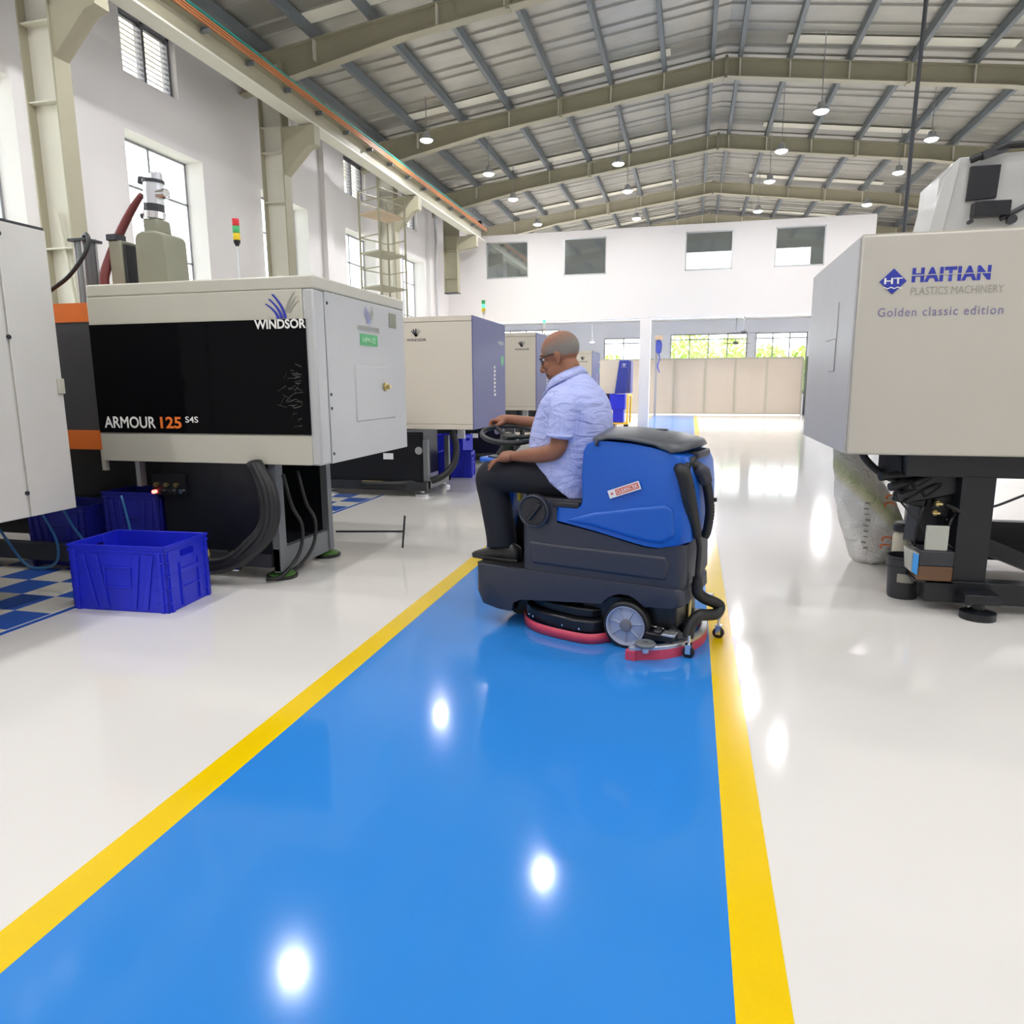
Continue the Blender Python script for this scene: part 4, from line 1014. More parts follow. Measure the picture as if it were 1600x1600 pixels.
# ================================================================== RIDE-ON SCRUBBER (local frame: x backwards, y away from camera, z up)
SR = -0.24884
P0 = (-.29, 3.79, 0)
sb = thing('floor_scrubber', 'blue and dark grey ride-on floor scrubber driving along the blue aisle', 'floor scrubber', P0, SR)
BW = .57
def molded(profile, r, b0, b1, n=6, nose=0.0, rr=None):
    """prism of an (a,z) profile across b, ends rounded in plan by pulling the front and rear in near both sides"""
    amin = min(p[0] for p in profile); amax = max(p[0] for p in profile); am = (amin + amax) / 2
    rr = r if rr is None else rr
    st = []
    for i in range(n + 1):
        t = i / n; st.append((b0 + r * (1 - math.cos(t * PI / 2)), (1 - math.sin(t * PI / 2))))
    st = st + [((b0 + b1) / 2, 0)] + [(b1 - (b - b0), d) for b, d in reversed(st)]
    rings = []
    for b, d in st:
        ring = []
        for a, z in profile:
            if a < am: a2 = a + d * (r + nose) * min(1, max(0, (am - .12 - a) / (am - .12 - amin)))
            else: a2 = a - d * rr * min(1, max(0, (a - am - .12) / (amax - am - .12)))
            ring.append((a2, b, z))
        rings.append(ring)
    return MB().rings(rings)
def S(mb, name, m, parent=None, **k): return mb.build(name, m, parent or sb, local=True, **k)
arch = [(.175 * math.cos(q) - .01, .133 + .175 * math.sin(q)) for q in [math.radians(x) for x in (42, 60, 80, 100, 120, 135)]]
low = [(-.985, .36), (-.985, .20), (-.95, .125), (-.86, .108), (-.77, .105), (-.755, .16), (-.70, .185), (-.66, .19), (-.15, .235)] + arch[::-1] + [(.14, .255), (.27, .262), (.305, .28), (.30, .355), (.28, .37), (-.96, .372)]
S(molded(low, .05, 0, BW, nose=.02), 'lower_body', 'scrub_grey', bevel=.012, seg=3, angle=50)
up = [(-.665, .37), (-.665, .77), (-.64, .79), (-.46, .79), (-.455, .672), (-.2, .637), (.0, .597), (.1, .582), (.18, .580), (.27, .598), (.30, .61), (.305, .40), (.29, .365)]
S(molded(up, .04, .014, BW - .014, rr=.07), 'tub', 'scrub_grey', bevel=.012, seg=3, angle=50)
S(MB().prism([(-.60, .415), (.20, .408), (.22, .50), (.20, .545), (-.40, .545), (-.62, .55)], 'y', .002, .04), 'side_moulding', 'scrub_grey', bevel=.022, seg=5)
S(MB().box(-.98, -.67, .03, BW - .03, .368, .376), 'foot_mat', 'rubber')
# blue tank
tank = [(-.458, .682), (-.452, .770), (-.31, .772), (-.292, .80), (-.298, .95), (-.288, 1.08), (-.265, 1.125), (-.20, 1.147), (-.01, 1.137), (.12, 1.118), (.21, 1.10), (.285, 1.075), (.31, 1.02), (.325, .90), (.325, .75), (.32, .63), (.27, .605), (.18, .588), (.10, .590), (.0, .606), (-.2, .646)]
TK = S(molded(tank, .055, .0, BW, rr=.07), 'tank', 'scrub_blue', bevel=.032, seg=5, angle=50, label='bright blue tank body')
S(MB().prism([(-.40, .69), (-.20, .755), (.0, .795), (.20, .83), (.24, .80), (.25, .66), (.18, .612), (.10, .612), (.0, .628), (-.2, .668)], 'y', -.014, .05), 'side_moulding', 'scrub_blue', bevel=.024, seg=6)
S(MB().lathe((.285, .03, 1.00), [(.0, .02), (.045, .02), (.05, .0), (.03, -.01)], 20, 'x'), 'hose_socket', 'rubber', smooth='auto')
S(MB().lathe((.295, .09, 1.03), [(.0, .02), (.04, .02), (.045, .0), (.03, -.01)], 20, 'x'), 'hose_socket', 'rubber', smooth='auto')
S(MB().box(.25, .315, .16, .42, 1.05, 1.09), 'rear_latch', 'scrub_grey', bevel=.01)
# lid
rows = []
for j in range(13):
    b = -.012 + (BW + .024) * j / 12; tt = abs(j / 12 - .5) * 2; dome = .035 * (1 - tt ** 2.5)
    row = []
    for (a, z) in ((-.245, 1.118), (-.24, 1.148), (-.19, 1.160), (-.10, 1.162), (-.02, 1.157), (.06, 1.147), (.13, 1.135), (.19, 1.122), (.235, 1.108), (.25, 1.095)):
        pull = (tt ** 8) * .05
        a2 = a + (pull if a < -.1 else (-pull * .8 if a > .15 else 0)) + (.05 * (1 - (2 * j / 12 - 1) ** 2) if a > .12 else 0)
        row.append((a2, b, z + dome * (1 if -.23 < a < .24 else .5)))
    rows.append(row)
lid = MB().grid(rows); 
S(lid, 'lid', 'lid_grey', smooth=True, solid=.014, label='dark grey tank lid')
S(MB().lathe((.04, .36, 1.182), [(0, .004), (.045, .006), (.05, .010), (.035, .012), (0, .008)], 20), 'lid_recess', 'rubber', smooth='auto')
S(MB().box(.05, .18, .10, .13, 1.145, 1.168), 'lid_grip', 'lid_grey', bevel=.008)
# seat
S(MB().box(-.60, -.29, .04, BW - .04, .772, .805), 'seat', 'seat_vinyl', bevel=.014, seg=3)
S(MB().box(-.46, -.30, -.004, .04, .762, .795), 'seat', 'seat_vinyl', bevel=.008)
# knob dial
S(MB().lathe((-.575, 0, .73), [(.0, -.012), (.080, -.012), (.088, -.022), (.096, -.018), (.096, .02)], 36, 'y'), 'dial_bezel', 'scrub_grey', smooth='auto')
S(MB().lathe((-.575, 0, .73), [(.0, -.016), (.076, -.016), (.080, -.010)], 36, 'y'), 'dial', 'seat_vinyl', smooth='auto')
S(MB().obox((-.565, -.024, .73), (.12, .018, .028), (0, -.9, 0)), 'dial_lever', 'black_paint', bevel=.007, seg=3)
# front shroud, console, column
S(molded([(-1.03, .375), (-.90, .375), (-.86, .60), (-.80, .90), (-.80, .97), (-.98, .985), (-1.01, .95), (-1.0, .70)], .04, .19, .47), 'front_shroud', 'scrub_blue', bevel=.012, seg=3)
S(MB().obox((-.92, .30, .985), (.20, .34, .035), (0, .10, 0)), 'console', 'scrub_blue', bevel=.014, seg=3)
S(MB().obox((-.905, .30, 1.004), (.15, .26, .010), (0, .10, 0)), 'console_panel', 'seat_vinyl', bevel=.004)
S(MB().obox((-.875, .25, 1.012), (.05, .07, .008), (0, .10, 0)), 'display', 'lamp_green', bevel=.002, label='lit green display')
S(MB().tube([(-.95, .31, .98), (-.915, .31, 1.05), (-.90, .31, 1.115)], [.06, .045, .035], 14), 'steering_column', 'rubber', smooth='auto')
wc = Vector((-.90, .31, 1.14)); wn = Vector((.13, -.20, 1)).normalized(); wu = Vector((1, 0, -.13)).normalized(); wv = Vector((0, 1, .20)).normalized()
S(MB().tube([wc + (wu * math.cos(q) + wv * math.sin(q)) * .175 for q in [2 * PI * k / 48 for k in range(48)]], .0155, 10, closed=True), 'steering_wheel_rim', 'seat_vinyl', smooth=True)
S(MB().cyl(wc - wn * .035, .045, .03, tuple(wn), 20), 'wheel_hub', 'rubber', smooth='auto')
for q in (.5, 2.6, 4.7):
    S(MB().tube([wc - wn * .02 + (wu * math.cos(q) + wv * math.sin(q)) * .03, wc - wn * .015 + (wu * math.cos(q) + wv * math.sin(q)) * .11, wc + (wu * math.cos(q) + wv * math.sin(q)) * .172], .014, 8), 'wheel_spoke', 'rubber', smooth='auto')
S(MB().box(-.80, -.78, .22, .26, .74, .80), 'warning_tag', 'amber')
S(MB().tube([(-.74, .30, .375), (-.70, .31, .56), (-.69, .30, .66)], .012, 8), 'lever', 'rubber'); S(MB().ell((-.69, .30, .68), (.022, .022, .022), n=12, m=8), 'lever_knob', 'amber', smooth=True)
# sticker
sang = .365
Rst = Matrix(((math.cos(sang), 0, math.sin(sang)), (0, 1, 0), (-math.sin(sang), 0, math.cos(sang)))).inverted()
Rface = Rst @ Euler((PI / 2, 0, 0)).to_matrix()
O = Vector((-.112, -.0135, .835)); ux = Rface @ Vector((1, 0, 0)); uz = Rface @ Vector((0, 1, 0))
S(MB().add([O, O + ux * .185, O + ux * .185 + uz * .045, O + uz * .045], [(0, 1, 2, 3)]), 'sticker', 'sticker', solid=.001)
S(MB().add([O + ux * .042 + uz * .006 - Vector((0, .001, 0)), O + ux * .178 + uz * .006 - Vector((0, .001, 0)), O + ux * .178 + uz * .039 - Vector((0, .001, 0)), O + ux * .042 + uz * .039 - Vector((0, .001, 0))], [(0, 1, 2, 3)]), 'sticker_field', 'sticker_red')
text('lettering', 'CLEANTEK', tuple(O + ux * .048 + uz * .012 - Vector((0, .002, 0))), .125, .021, Rface, 'sticker', sb, bold=.01, local=True)
for k in range(3):
    q = k * PI / 3; c_ = O + ux * .021 + uz * .023 - Vector((0, .002, 0)); d_ = (ux * math.cos(q) + uz * math.sin(q)) * .009; e_ = (ux * -math.sin(q) + uz * math.cos(q)) * .0018
    S(MB().add([c_ - d_ - e_, c_ + d_ - e_, c_ + d_ + e_, c_ - d_ + e_], [(0, 1, 2, 3)]), 'logo_ray', 'sticker_red')
# drive wheels
def wheel(c, r, w, side):
    x, y, z = c
    prof = [(r * .82, 0), (r * .93, 0), (r, w * .15), (r, w * .85), (r * .93, w), (r * .82, w)]
    t = S(MB().rings([[(x + q * math.cos(2 * PI * k / 40), y + h, z + q * math.sin(2 * PI * k / 40)) for k in range(40)] for q, h in prof], closed=True), 'tyre', 'rubber', smooth='auto')
    y0 = -.004 * side
    S(MB().lathe(c, [(0, .012), (r * .26, .012), (r * .74, .020), (r * .78, -.004), (r * .83, -.006), (r * .84, .01), (r * .84, w * .5), (0, w * .5)], 40, 'y'), 'rim', 'wheel_silver', t, smooth='auto')
    for k in range(7):
        q = k * 2 * PI / 7 + .2
        S(MB().obox((x + r * .5 * math.cos(q), y + .012, z + r * .5 * math.sin(q)), (r * .5, .010, .008), (0, -q, 0)), 'wheel_rib', 'wheel_silver', t, bevel=.003)
    S(MB().lathe(c, [(0, -.010), (r * .22, -.008), (r * .26, .0), (r * .26, .02)], 24, 'y'), 'hub_cap', 'frame_grey', t, smooth='auto')
wheel((-.01, -.012, .133), .133, .07, 1)
wheel((-.01, BW - .07, .133), .133, .07, 1)
S(MB().lathe((-.80, .25, .10), [(.05, 0), (.10, 0), (.10, .09), (.05, .09)], 30, 'y'), 'front_tyre', 'rubber', smooth='auto')
S(MB().box(-.85, -.72, .2, .38, .10, .2), 'fork', 'black_paint')
S(MB().box(-.3, .25, .07, BW - .08, .12, .27), 'chassis', 'black_paint', bevel=.01)
S(MB().box(-.78, -.73, .03, .10, .10, .24), 'bumper_bracket', 'black_paint', bevel=.01)
# brush deck with red skirt
dk = [(-.71, .16), (-.62, .06), (-.50, .0), (-.30, -.035), (-.20, -.02), (-.13, .06), (-.13, .50), (-.3, .59), (-.5, .57), (-.62, .50), (-.71, .40)]
S(MB().prism(dk, 'z', .055, .13), 'brush_deck', 'black_paint', bevel=.012)
S(MB().prism([(p[0] * .9 - .04, p[1] * .84 + .045) for p in dk], 'z', .13, .185), 'brush_housing', 'black_paint', bevel=.01)
def ribbon(pts, z0, z1, th=.006):
    mb = MB(); mb.grid([[(x, y, z0 + (0)) for x, y in pts], [(x, y, z1) for x, y in pts]]); return mb
sk = smooth_path([(x, y, 0) for x, y in [(-.72, .20), (-.715, .16), (-.63, .05), (-.51, -.012), (-.30, -.045), (-.19, -.03), (-.11, .05)]], 5)
S(ribbon([(p.x - .004, p.y - .006) for p in sk], .004, .062), 'skirt', 'red_rubber', solid=.006, smooth=True, label='red rubber skirt')
for (x, y) in ((-.64, .066), (-.60, .036), (-.38, -.030), (-.27, -.043)):
    S(MB().cyl((x, y - .006, .085), .006, .01, 'y', 10), 'bolt', 'chrome')
# squeegee
arc = smooth_path([(x, y, 0) for x, y in [(.06, -.15), (.13, -.11), (.22, -.05), (.29, .05), (.335, .2), (.34, .33), (.31, .47), (.24, .60), (.14, .70), (.08, .73)]], 4)
def arc_solid(off, w, z0, z1):
    mb = MB(); rings = []
    for i, p in enumerate(arc):
        t = (arc[min(i + 1, len(arc) - 1)] - arc[max(i - 1, 0)]).normalized(); nn = Vector((t.y, -t.x, 0))
        a_, b_ = p + nn * (off - w / 2), p + nn * (off + w / 2)
        rings.append([(a_.x, a_.y, z0), (b_.x, b_.y, z0), (b_.x, b_.y, z1), (a_.x, a_.y, z1)])
    return mb.rings(rings)
S(arc_solid(.012, .008, .002, .055), 'squeegee_blade', 'red_rubber', label='red rubber blade')
S(arc_solid(-.016, .008, .004, .055), 'squeegee_blade', 'red_rubber', label='red rubber blade')
S(arc_solid(-.002, .034, .040, .075), 'squeegee_bar', 'alu', bevel=.004)
S(MB().box(.045, .10, -.165, -.11, .0, .055), 'end_blade', 'red_rubber', bevel=.003)
S(MB().lathe((.145, -.135, .085), [(0, 0), (.048, 0), (.055, .008), (.055, .016), (.048, .022), (.012, .022), (.012, .03), (0, .03)], 28), 'bumper_roller', 'grey_paint', smooth='auto')
S(MB().cyl((.145, -.135, .05), .018, .04), 'roller_pin', 'alu')
S(MB().tube(smooth_path([(.10, .28, .16), (.2, .25, .11), (.29, .2, .085)]), .03, 10), 'squeegee_arm', 'black_paint', smooth=True)
S(MB().box(.10, .26, -.02, .10, .075, .12), 'squeegee_bracket', 'black_paint', bevel=.01)
S(MB().box(.12, .30, .26, .50, .08, .13), 'squeegee_bracket', 'black_paint', bevel=.01)
S(MB().box(.20, .27, -.03, .04, .115, .128), 'hinge_plate', 'alu', bevel=.002)
for (x, y) in ((.17, .0), (.24, .05), (.28, .3)):
    S(MB().lathe((x, y, .12), [(0, 0), (.022, 0), (.026, .008), (.02, .018), (.01, .02), (.01, .03), (0, .03)], 10), 'wing_nut', 'dark_metal', smooth='auto')
S(MB().tube([(.05, .05, .14), (.2, .02, .14)], .006, 8), 'strut', 'chrome')
S(MB().box(.19, .34, .50, .56, .19, .215), 'rear_bracket', 'alu', bevel=.003)
S(MB().cyl((.26, .30, .13), .012, .12), 'lift_pin', 'brass')
def caster(x, y, rz):
    c = S(MB().box(x - .018, x + .018, y - .022, y + .022, .072, .078).box(x - .014, x + .014, y - .020, y - .016, .025, .075).box(x - .014, x + .014, y + .016, y + .020, .025, .075), 'caster_fork', 'chrome')
    S(MB().lathe((x, y - .013, .032), [(0, 0), (.018, 0), (.032, .003), (.032, .023), (.018, .026), (0, .026)], 24, 'y'), 'caster_wheel', 'rubber', c, smooth='auto')
    S(MB().cyl((x, y, .075), .008, .05), 'caster_stem', 'chrome', c)
caster(.335, .02, 0); caster(.41, .40, 0)
S(MB().box(.30, .42, .38, .42, .115, .128), 'caster_arm', 'alu', bevel=.003)
# hoses at the back
h1 = smooth_path([(.245, .02, 1.02), (.275, -.005, 1.0), (.295, -.005, .94), (.31, .01, .86), (.33, .05, .74), (.34, .09, .65)], 8)
S(MB().tube(h1, lerp_path([.030, .040, .040, .038, .030, .024], 8), 14, ribs=.05), 'suction_hose', 'rubber', smooth=True)
S(MB().tube(smooth_path([(.34, .09, .66), (.345, .125, .58), (.34, .13, .46), (.34, .13, .40)], 6), .014, 10), 'cable', 'rubber', smooth=True)
S(MB().cyl((.34, .13, .375), .026, .045, 'z', 12), 'connector', 'rubber', smooth='auto')
h3 = smooth_path([(.34, .13, .38), (.345, .14, .33), (.37, .20, .285), (.41, .25, .255), (.435, .28, .225), (.425, .24, .195), (.39, .18, .20), (.36, .12, .21), (.33, .08, .17), (.32, .05, .10)], 10)
S(MB().tube(h3, .032, 14, ribs=.10), 'squeegee_hose', 'rubber', smooth=True)
h2 = smooth_path([(.30, .09, 1.03), (.335, .10, 1.01), (.35, .15, .96), (.36, .21, .87), (.365, .245, .76), (.355, .25, .66), (.34, .25, .62)], 12)
S(MB().tube(h2, .027, 14, ribs=.12), 'drain_hose', 'rubber', smooth=True)
S(MB().tube([(.315, .09, 1.02), (.348, .125, .99), (.355, .16, .94)], [.034, .038, .036], 14), 'hose_cuff', 'scrub_grey', smooth=True)
S(MB().box(.375, .40, .23, .25, .82, .84), 'hose_clip', 'rubber')

# ================================================================== DRIVER (same local frame as the scrubber)
pn = thing('person', 'balding man in pale blue short sleeved shirt and dark trousers driving the floor scrubber', 'person', P0, SR)
def Q(mb, name, m, parent=None, **k): return mb.build(name, m, parent or pn, local=True, **k)
# --- head frame
pit = math.radians(20)
HC = Vector((-.548, .29, 1.618))
Fv = Vector((-math.cos(pit), 0, -math.sin(pit))); Uv = Vector((-math.sin(pit), 0, math.cos(pit))); Sv = Vector((0, -1, 0))   # Sv towards the camera
HR = Matrix((Fv, Sv, Uv)).transposed()
def H(f, s, u): return HC + Fv * f + Sv * s + Uv * u
def section_tube(mb, secs, n=20, ex=1.0):
    """secs: (centre, half along x, half along y, tilt) ellipse sections stacked roughly vertically"""
    rings = []
    for c, rx, ry, tl in secs:
        c = Vector(c); ax_ = Vector((math.cos(tl), 0, math.sin(tl)))
        sg = lambda v: math.copysign(abs(v) ** ex, v)
        rings.append([c + ax_ * rx * sg(math.cos(q)) + Vector((0, 1, 0)) * ry * sg(math.sin(q)) for q in [2 * PI * k / n for k in range(n)]])
    return mb.rings(rings)
body = MB()
# skull and face
body.ell(H(-.005, 0, .028), (.118, .082, .106), HR, 28, 18)
body.ell(H(.038, 0, -.055), (.074, .065, .100), HR, 24, 14)
body.ell(H(.066, 0, -.128), (.042, .047, .040), HR, 18, 10)      # chin and jaw
body.ell(H(.088, 0, -.140), (.024, .027, .024), HR, 14, 10)
body.ell(H(.108, 0, -.092), (.018, .030, .011), HR, 14, 10)      # lips
body.ell(H(.106, 0, -.106), (.016, .026, .010), HR, 14, 10)
body.ell(H(.102, 0, -.076), (.024, .030, .022), HR, 14, 10)
for sgn in (-1, 1):
    body.ell(H(.083, sgn * .034, -.042), (.030, .026, .032), HR, 14, 10)  # cheeks
    body.ell(H(.092, sgn * .032, .028), (.022, .030, .010), HR, 14, 8)    # brow
    body.ell(H(-.008, sgn * .081, -.022), (.020, .010, .034), HR, 14, 10) # ear
    body.ell(H(-.002, sgn * .082, -.050), (.012, .008, .014), HR, 12, 8)
    body.ell(H(.036, sgn * .055, -.088), (.055, .015, .038), HR, 14, 8)     # jaw line
body.tube([H(.102, 0, .014), H(.122, 0, -.014), H(.142, 0, -.048), H(.136, 0, -.060)], [.010, .013, .018, .013], 12)
for sgn in (-1, 1): body.ell(H(.124, sgn * .015, -.055), (.014, .010, .010), HR, 12, 8)
# neck and trunk
section_tube(body, [((-.525, .29, 1.60), .070, .056, 0), ((-.508, .29, 1.54), .080, .066, .3), ((-.500, .29, 1.47), .088, .074, .3), ((-.465, .29, 1.41), .10, .14, -.1), ((-.46, .29, 1.36), .13, .17, 0),
                    ((-.47, .29, 1.25), .20, .17, 0), ((-.485, .29, 1.1), .21, .17, 0), ((-.48, .29, .98), .19, .17, 0), ((-.44, .29, .88), .16, .17, 0), ((-.44, .29, .83), .12, .13, 0)])
def arm(mb, P, R): mb.tube(smooth_path(P, 6), lerp_path(R, 6), 16)
# near arm (towards the camera) and far arm
NS, NE, NW = Vector((-.44, .10, 1.345)), Vector((-.465, .045, 1.09)), Vector((-.725, .085, 1.030))
arm(body, [NS, (-.44, .07, 1.22), NE + Vector((.012, 0, -.0)), (-.53, .05, 1.055), (-.62, .062, 1.043), NW, (-.755, .09, 1.026)], [.055, .052, .050, .050, .044, .031, .028])
FS, FE, FW_ = Vector((-.47, .49, 1.345)), Vector((-.70, .53, 1.175)), Vector((-.955, .475, 1.222))
arm(body, [FS, (-.58, .53, 1.24), FE, (-.80, .515, 1.195), FW_, (-.99, .47, 1.228)], [.055, .05, .046, .043, .030, .028])
# near hand, palm down on the thigh, fingers spread forward and drooping over the knee
body.tube(smooth_path([(-.735, .086, 1.030), (-.775, .088, 1.030), (-.815, .088, 1.022), (-.838, .088, 1.014)]), lerp_path([.026, .034, .035, .027], 6), 14)
body.tube([(-.76, .06, 1.026), (-.80, .05, 1.020), (-.835, .055, 1.010)], [.02, .022, .018], 12)
body.tube([(-.77, .12, 1.026), (-.80, .125, 1.020), (-.835, .12, 1.012)], [.02, .022, .018], 12)
for (y0, y1, ln, dz) in ((.052, .030, .070, -.064), (.076, .064, .092, -.046), (.100, .104, .100, -.024), (.122, .140, .088, -.012)):
    body.tube(smooth_path([(-.825, y0, 1.014), (-.825 - ln * .4, (y0 + y1) / 2, 1.012 + dz * .22), (-.825 - ln * .72, y1, 1.010 + dz * .62), (-.825 - ln, y1, 1.008 + dz)]), lerp_path([.0115, .0105, .0100, .0080], 6), 10)
body.tube(smooth_path([(-.765, .125, 1.030), (-.795, .150, 1.030), (-.83, .165, 1.022), (-.855, .17, 1.012)]), lerp_path([.016, .013, .012, .009], 6), 10)
# far hand closed over the wheel rim
g = Vector((-1.045, .445, 1.160 + .012))
body.tube(smooth_path([(-.975, .472, 1.224), (-1.01, .465, 1.222), (-1.045, .455, 1.212), (-1.065, .45, 1.205)]), lerp_path([.026, .034, .038, .030], 6), 14)
body.ell((-1.035, .452, 1.212), (.045, .040, .028), None, 16, 10)
for i in range(4):
    yy = .415 + i * .021
    body.tube(smooth_path([(-1.055, yy, 1.222), (-1.085, yy - .002, 1.216), (-1.098, yy - .004, 1.195), (-1.090, yy - .003, 1.175), (-1.068, yy, 1.168)]), lerp_path([.012, .0115, .011, .010, .008], 6), 10)
body.tube(smooth_path([(-1.01, .425, 1.205), (-1.03, .405, 1.192), (-1.055, .40, 1.182), (-1.075, .405, 1.178)]), lerp_path([.016, .013, .011, .009], 6), 10)
# legs inside the trousers
for y in (.165, .415):
    body.tube(smooth_path([(-.44, .29 + (y - .29) * .8, .89), (-.65, y, .90), (-.94, y - (.01 if y < .3 else -.01), .89), (-.92, y, .75), (-.885, y, .50), (-.87, y, .43)]), lerp_path([.09, .08, .06, .05, .04, .04], 6), 12)
bo = Q(body, 'body', 'skin'); remesh_obj(bo, .0048, 5)
bo.data.materials.clear(); bo.data.materials.append(M['skin'])
bo['label'] = 'brown skin of head, arms and hands'

# hair: grey fringe round the sides and back
hair = MB(); rows = []
for j in range(15):
    row = []
    for i in range(41):
        az = -2.65 + 5.3 * i / 40                       # 0 = back of the head
        side = abs(az) / 2.65
        el_top = .95 - .62 * side ** 1.3
        el_bot = -.62 + .50 * side ** 2
        if side > .62: el_bot = max(el_bot, -.10 - (1 - side) * .4)
        el = el_bot + (el_top - el_bot) * j / 14
        thk = 1.022 + .03 * math.sin(PI * j / 14) * (1 - side ** 4)
        d = Vector((-math.cos(az) * math.cos(el) * .116, math.sin(az) * math.cos(el) * .080, math.sin(el) * .104)) * thk
        row.append(H(-.005 + d.x, d.y, .028 + d.z))
    rows.append(row)
hair.grid(rows); ho = Q(hair, 'hair', 'hair_grey', smooth=True, label='short grey hair round a bald crown')
ca = ho.data.attributes.new('edge', 'FLOAT', 'POINT')
for idx in range(15 * 41):
    j, i = divmod(idx, 41); e_ = min((14 - j) / 9.0, i / 7.0, (40 - i) / 7.0, j / 2.0 + .4); ca.data[idx].value = max(0, min(1, e_))
# moustache and chin stubble, brows, eyes, glasses
Q(MB().tube(smooth_path([H(.098, -.034, -.096), H(.112, -.018, -.080), H(.118, 0, -.077), H(.112, .018, -.080), H(.098, .034, -.096)]), lerp_path([.004, .007, .008, .007, .004], 6), 10), 'moustache', 'stubble', smooth=True)
Q(MB().ell(H(.090, 0, -.142), (.026, .030, .024), HR, 16, 10).ell(H(.055, .047, -.116), (.040, .012, .022), HR, 14, 8).ell(H(.055, -.047, -.116), (.040, .012, .022), HR, 14, 8), 'beard', 'stubble', smooth=True, kind='stuff', label='short dark stubble on chin and jaw')
for sgn in (-1, 1):
    e = Q(MB().ell(H(.094, sgn * .032, .004), (.012, .013, .010), HR, 14, 10), 'eye', 'sticker', smooth=True)
    Q(MB().ell(H(.103, sgn * .032, .002), (.004, .005, .005), HR, 10, 8), 'iris', 'rubber', e, smooth=True)
    Q(MB().ell(H(.096, sgn * .032, .010), (.013, .015, .006), HR, 14, 8), 'eyelid', 'skin', e, smooth=True)
    Q(MB().tube([H(.108, sgn * .012, .028), H(.112, sgn * .03, .034), H(.098, sgn * .052, .028)], [.003, .004, .002], 8), 'eyebrow', 'stubble', smooth=True)
gl = MB()
for sgn in (-1, 1):
    gl.tube([H(.120 - .014 * abs(math.cos(q)) * (1 if math.cos(q) * sgn > 0 else 0), sgn * .033 + .025 * math.cos(q), .000 + .017 * math.sin(q)) for q in [2 * PI * k / 20 for k in range(20)]], .0026, 6, closed=True)
    gl.tube([H(.112, sgn * .060, .010), H(.06, sgn * .078, .008), H(.0, sgn * .085, .000), H(-.018, sgn * .084, -.012)], .0032, 6)
gl.tube([H(.122, -.010, .006), H(.125, 0, .008), H(.122, .010, .006)], .0026, 6)
Q(gl, 'glasses', 'spectacle', smooth=True, label='dark rimmed spectacles')

# shirt
sh = MB()
section_tube(sh, [((-.465, .29, .855), .215, .232, -.62), ((-.480, .29, .91), .225, .235, -.52), ((-.488, .29, 1.00), .232, .230, -.28), ((-.480, .29, 1.09), .240, .222, -.1), ((-.470, .29, 1.18), .238, .214, 0),
                  ((-.458, .29, 1.27), .218, .218, 0), ((-.452, .29, 1.34), .192, .222, .0), ((-.458, .29, 1.385), .165, .205, .1), ((-.472, .29, 1.425), .138, .158, .22), ((-.490, .29, 1.458), .120, .118, .35), ((-.505, .29, 1.482), .106, .092, .43)], 36, .82)
sh.tube(smooth_path([(-.445, .14, 1.375), (-.435, .085, 1.33), (-.430, .062, 1.26), (-.437, .052, 1.19), (-.442, .048, 1.145)]), lerp_path([.07, .078, .076, .072, .070], 6), 18)
sh.tube(smooth_path([(-.46, .43, 1.375), (-.50, .49, 1.33), (-.555, .525, 1.27), (-.605, .53, 1.235)]), lerp_path([.07, .074, .070, .066], 6), 18)
so_ = Q(sh, 'shirt', 'shirt'); remesh_obj(so_, .007, 6)
# folds: displace the shirt along its normals
me = so_.data
# folds run along these lines
rs = random.Random(4)
folds = []
def add_fold(p, q, amp, wd): folds.append((Vector(p), Vector(q), amp * .9, wd * 1.35))
add_fold((-.34, .06, 1.34), (-.37, .06, 1.14), -.008, .016)      # sleeve to back crease
add_fold((-.50, .03, 1.33), (-.38, .02, 1.24), .006, .018)
for k in range(6): add_fold((-.39, .05, 1.115 - k * .012), (-.24, .10, 1.17 - k * .03), .006 * (1 if k % 2 else -1), .011)
for k in range(5): add_fold((-.73, .12, 1.05 + k * .030), (-.60, .06, 1.06 + k * .028), .006 * (1 if k % 2 else -1), .011)
add_fold((-.48, .03, .99), (-.30, .08, .90), -.010, .014); add_fold((-.50, .03, .97), (-.36, .08, .86), .008, .014)
add_fold((-.30, .08, 1.30), (-.24, .2, 1.12), .006, .02)
add_fold((-.60, .08, 1.34), (-.66, .08, 1.18), -.007, .018)
for v in me.vertices:
    d = 0
    for p, q, amp, wd in folds:
        ab = q - p; t = max(0, min(1, (v.co - p).dot(ab) / ab.dot(ab))); r = v.co - (p + ab * t); r = Vector((r.x, r.y * .35, r.z)).length
        if r < wd * 3: d += amp * math.exp(-(r / wd) ** 2) * (1 - abs(2 * t - 1) ** 3)
    if d: v.co += v.normal * d
me.update()
so_.data.materials.clear(); so_.data.materials.append(M['shirt']); so_['label'] = 'pale blue striped short sleeved shirt'
# collar: stand and turned-down flap
def neck_ring(rx, ry, c, tl, q0=0.0, q1=2 * PI, n=40):
    ax_ = Vector((math.cos(tl), 0, math.sin(tl)))
    return [Vector(c) + ax_ * rx * math.cos(q) + Vector((0, 1, 0)) * ry * math.sin(q) for q in [q0 + (q1 - q0) * k / (n - 1) for k in range(n)]]
q0, q1 = -PI + .35, PI - .35
r1 = neck_ring(.100, .080, (-.512, .29, 1.508), .43, q0, q1); r2 = neck_ring(.119, .108, (-.510, .29, 1.486), .43, q0, q1); r3 = neck_ring(.134, .134, (-.506, .29, 1.452), .43, q0, q1)
for i, t in enumerate([k / 39 for k in range(40)]):
    edge = max(0, abs(2 * t - 1) - .72) / .28
    r3[i] += Vector((-.022, 0, -.030)) * edge
Q(MB().grid([r1, r2, r3]), 'collar', 'shirt', smooth=True, solid=.005)
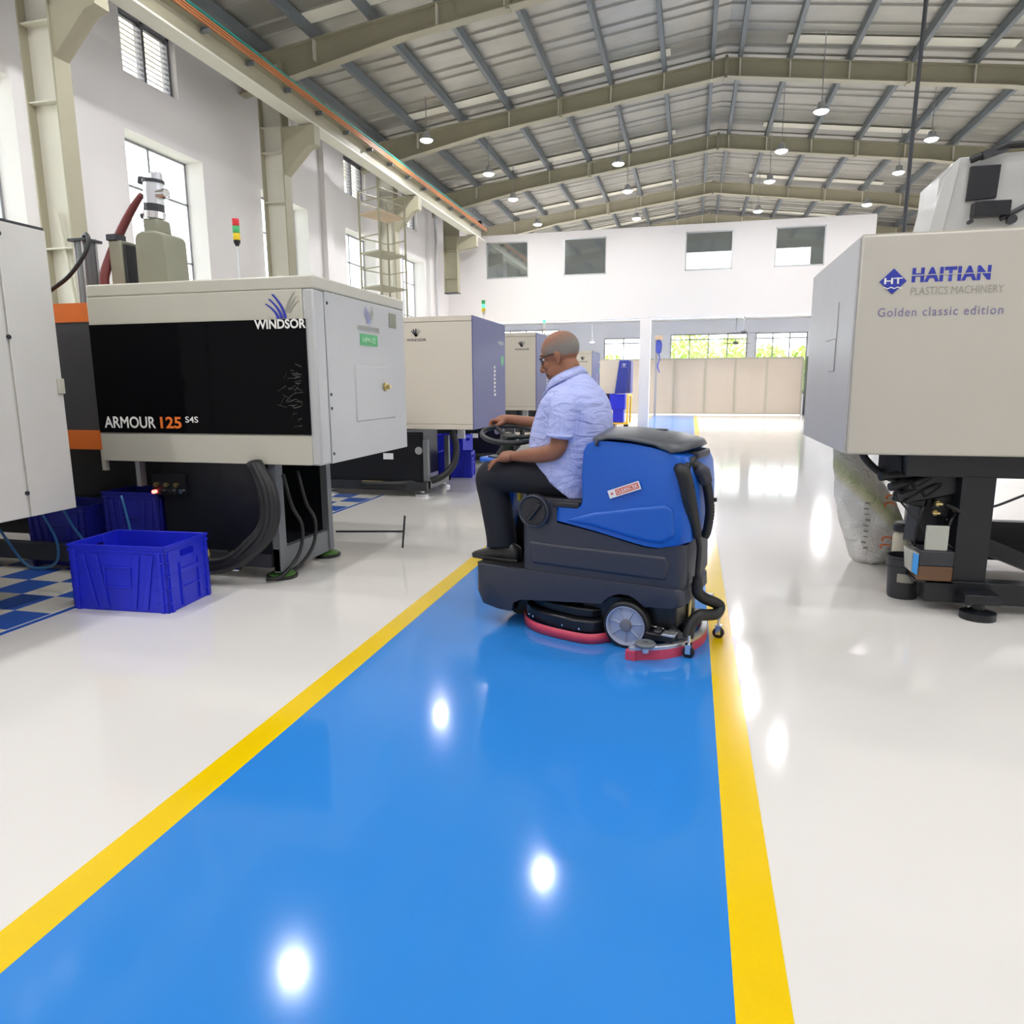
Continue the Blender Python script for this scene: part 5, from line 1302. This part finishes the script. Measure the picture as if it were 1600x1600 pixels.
r0 = neck_ring(.096, .084, (-.505, .29, 1.455), .43, q0, q1)
Q(MB().grid([r1, r0]), 'collar_stand', 'shirt', smooth=True, solid=.004)
# sleeve hem
hc, hn = Vector((-.442, .047, 1.150)), Vector((-.05, -.04, -1)).normalized()
a_ = hn.orthogonal().normalized(); b_ = hn.cross(a_)
Q(MB().grid([[hc + (a_ * math.cos(q) + b_ * math.sin(q)) * .0735 + hn * dz for q in [2 * PI * k / 30 for k in range(31)]] for dz in (-.022, .0)]), 'sleeve_hem', 'shirt', smooth=True, solid=.004)
# trousers
tr = MB()
section_tube(tr, [((-.435, .29, .815), .14, .19, 0), ((-.44, .29, .88), .175, .20, 0), ((-.46, .29, .96), .19, .195, -.2)], 24)
for y in (.160, .42):
    k = -1 if y < .3 else 1
    tr.tube(smooth_path([(-.44, .29 + k * .10, .892), (-.56, y + .01 * -k, .898), (-.72, y, .903), (-.875, y + k * .008, .902), (-.938, y + k * .008, .890), (-.950, y, .850), (-.928, y, .76), (-.905, y, .65), (-.885, y, .54), (-.878, y, .46)]),
            lerp_path([.118, .114, .104, .100, .098, .096, .096, .096, .095, .094], 6), 20)
to = Q(tr, 'trousers', 'trousers'); remesh_obj(to, .009, 5)
to.data.materials.clear(); to.data.materials.append(M['trousers']); to['label'] = 'dark navy trousers'
# shoes
for y in (.155, .42):
    s_ = MB(); rings = []
    for (x, hw, z0, z1) in ((-.745, .022, .382, .45), (-.75, .038, .379, .47), (-.79, .044, .378, .492), (-.86, .046, .378, .50), (-.92, .044, .378, .462), (-.98, .048, .378, .44), (-1.03, .046, .379, .425), (-1.065, .036, .381, .412), (-1.08, .018, .385, .402)):
        ring = []
        for k in range(18):
            q = 2 * PI * k / 18; zc, hz = (z0 + z1) / 2, (z1 - z0) / 2
            ring.append((x, y - .01 + hw * math.cos(q), zc + hz * (math.sin(q) if math.sin(q) > 0 else max(-1, math.sin(q) * 1.6))))
        rings.append(ring)
    s_.rings(rings); so2 = Q(s_, 'shoe', 'shoe', smooth=True)
    sole = MB().prism([(-.745, y - .045), (-.80, y - .058), (-.98, y - .062), (-1.06, y - .05), (-1.09, y - .01), (-1.06, y + .03), (-.98, y + .042), (-.80, y + .038), (-.745, y + .025)], 'z', .3765, .395)
    Q(sole, 'sole', 'rubber', so2, bevel=.004)
    Q(MB().tube([(-.90, y - .045, .462), (-.895, y - .01, .482), (-.90, y + .028, .465)], .006, 8), 'shoe_strap', 'shoe', so2, smooth=True)
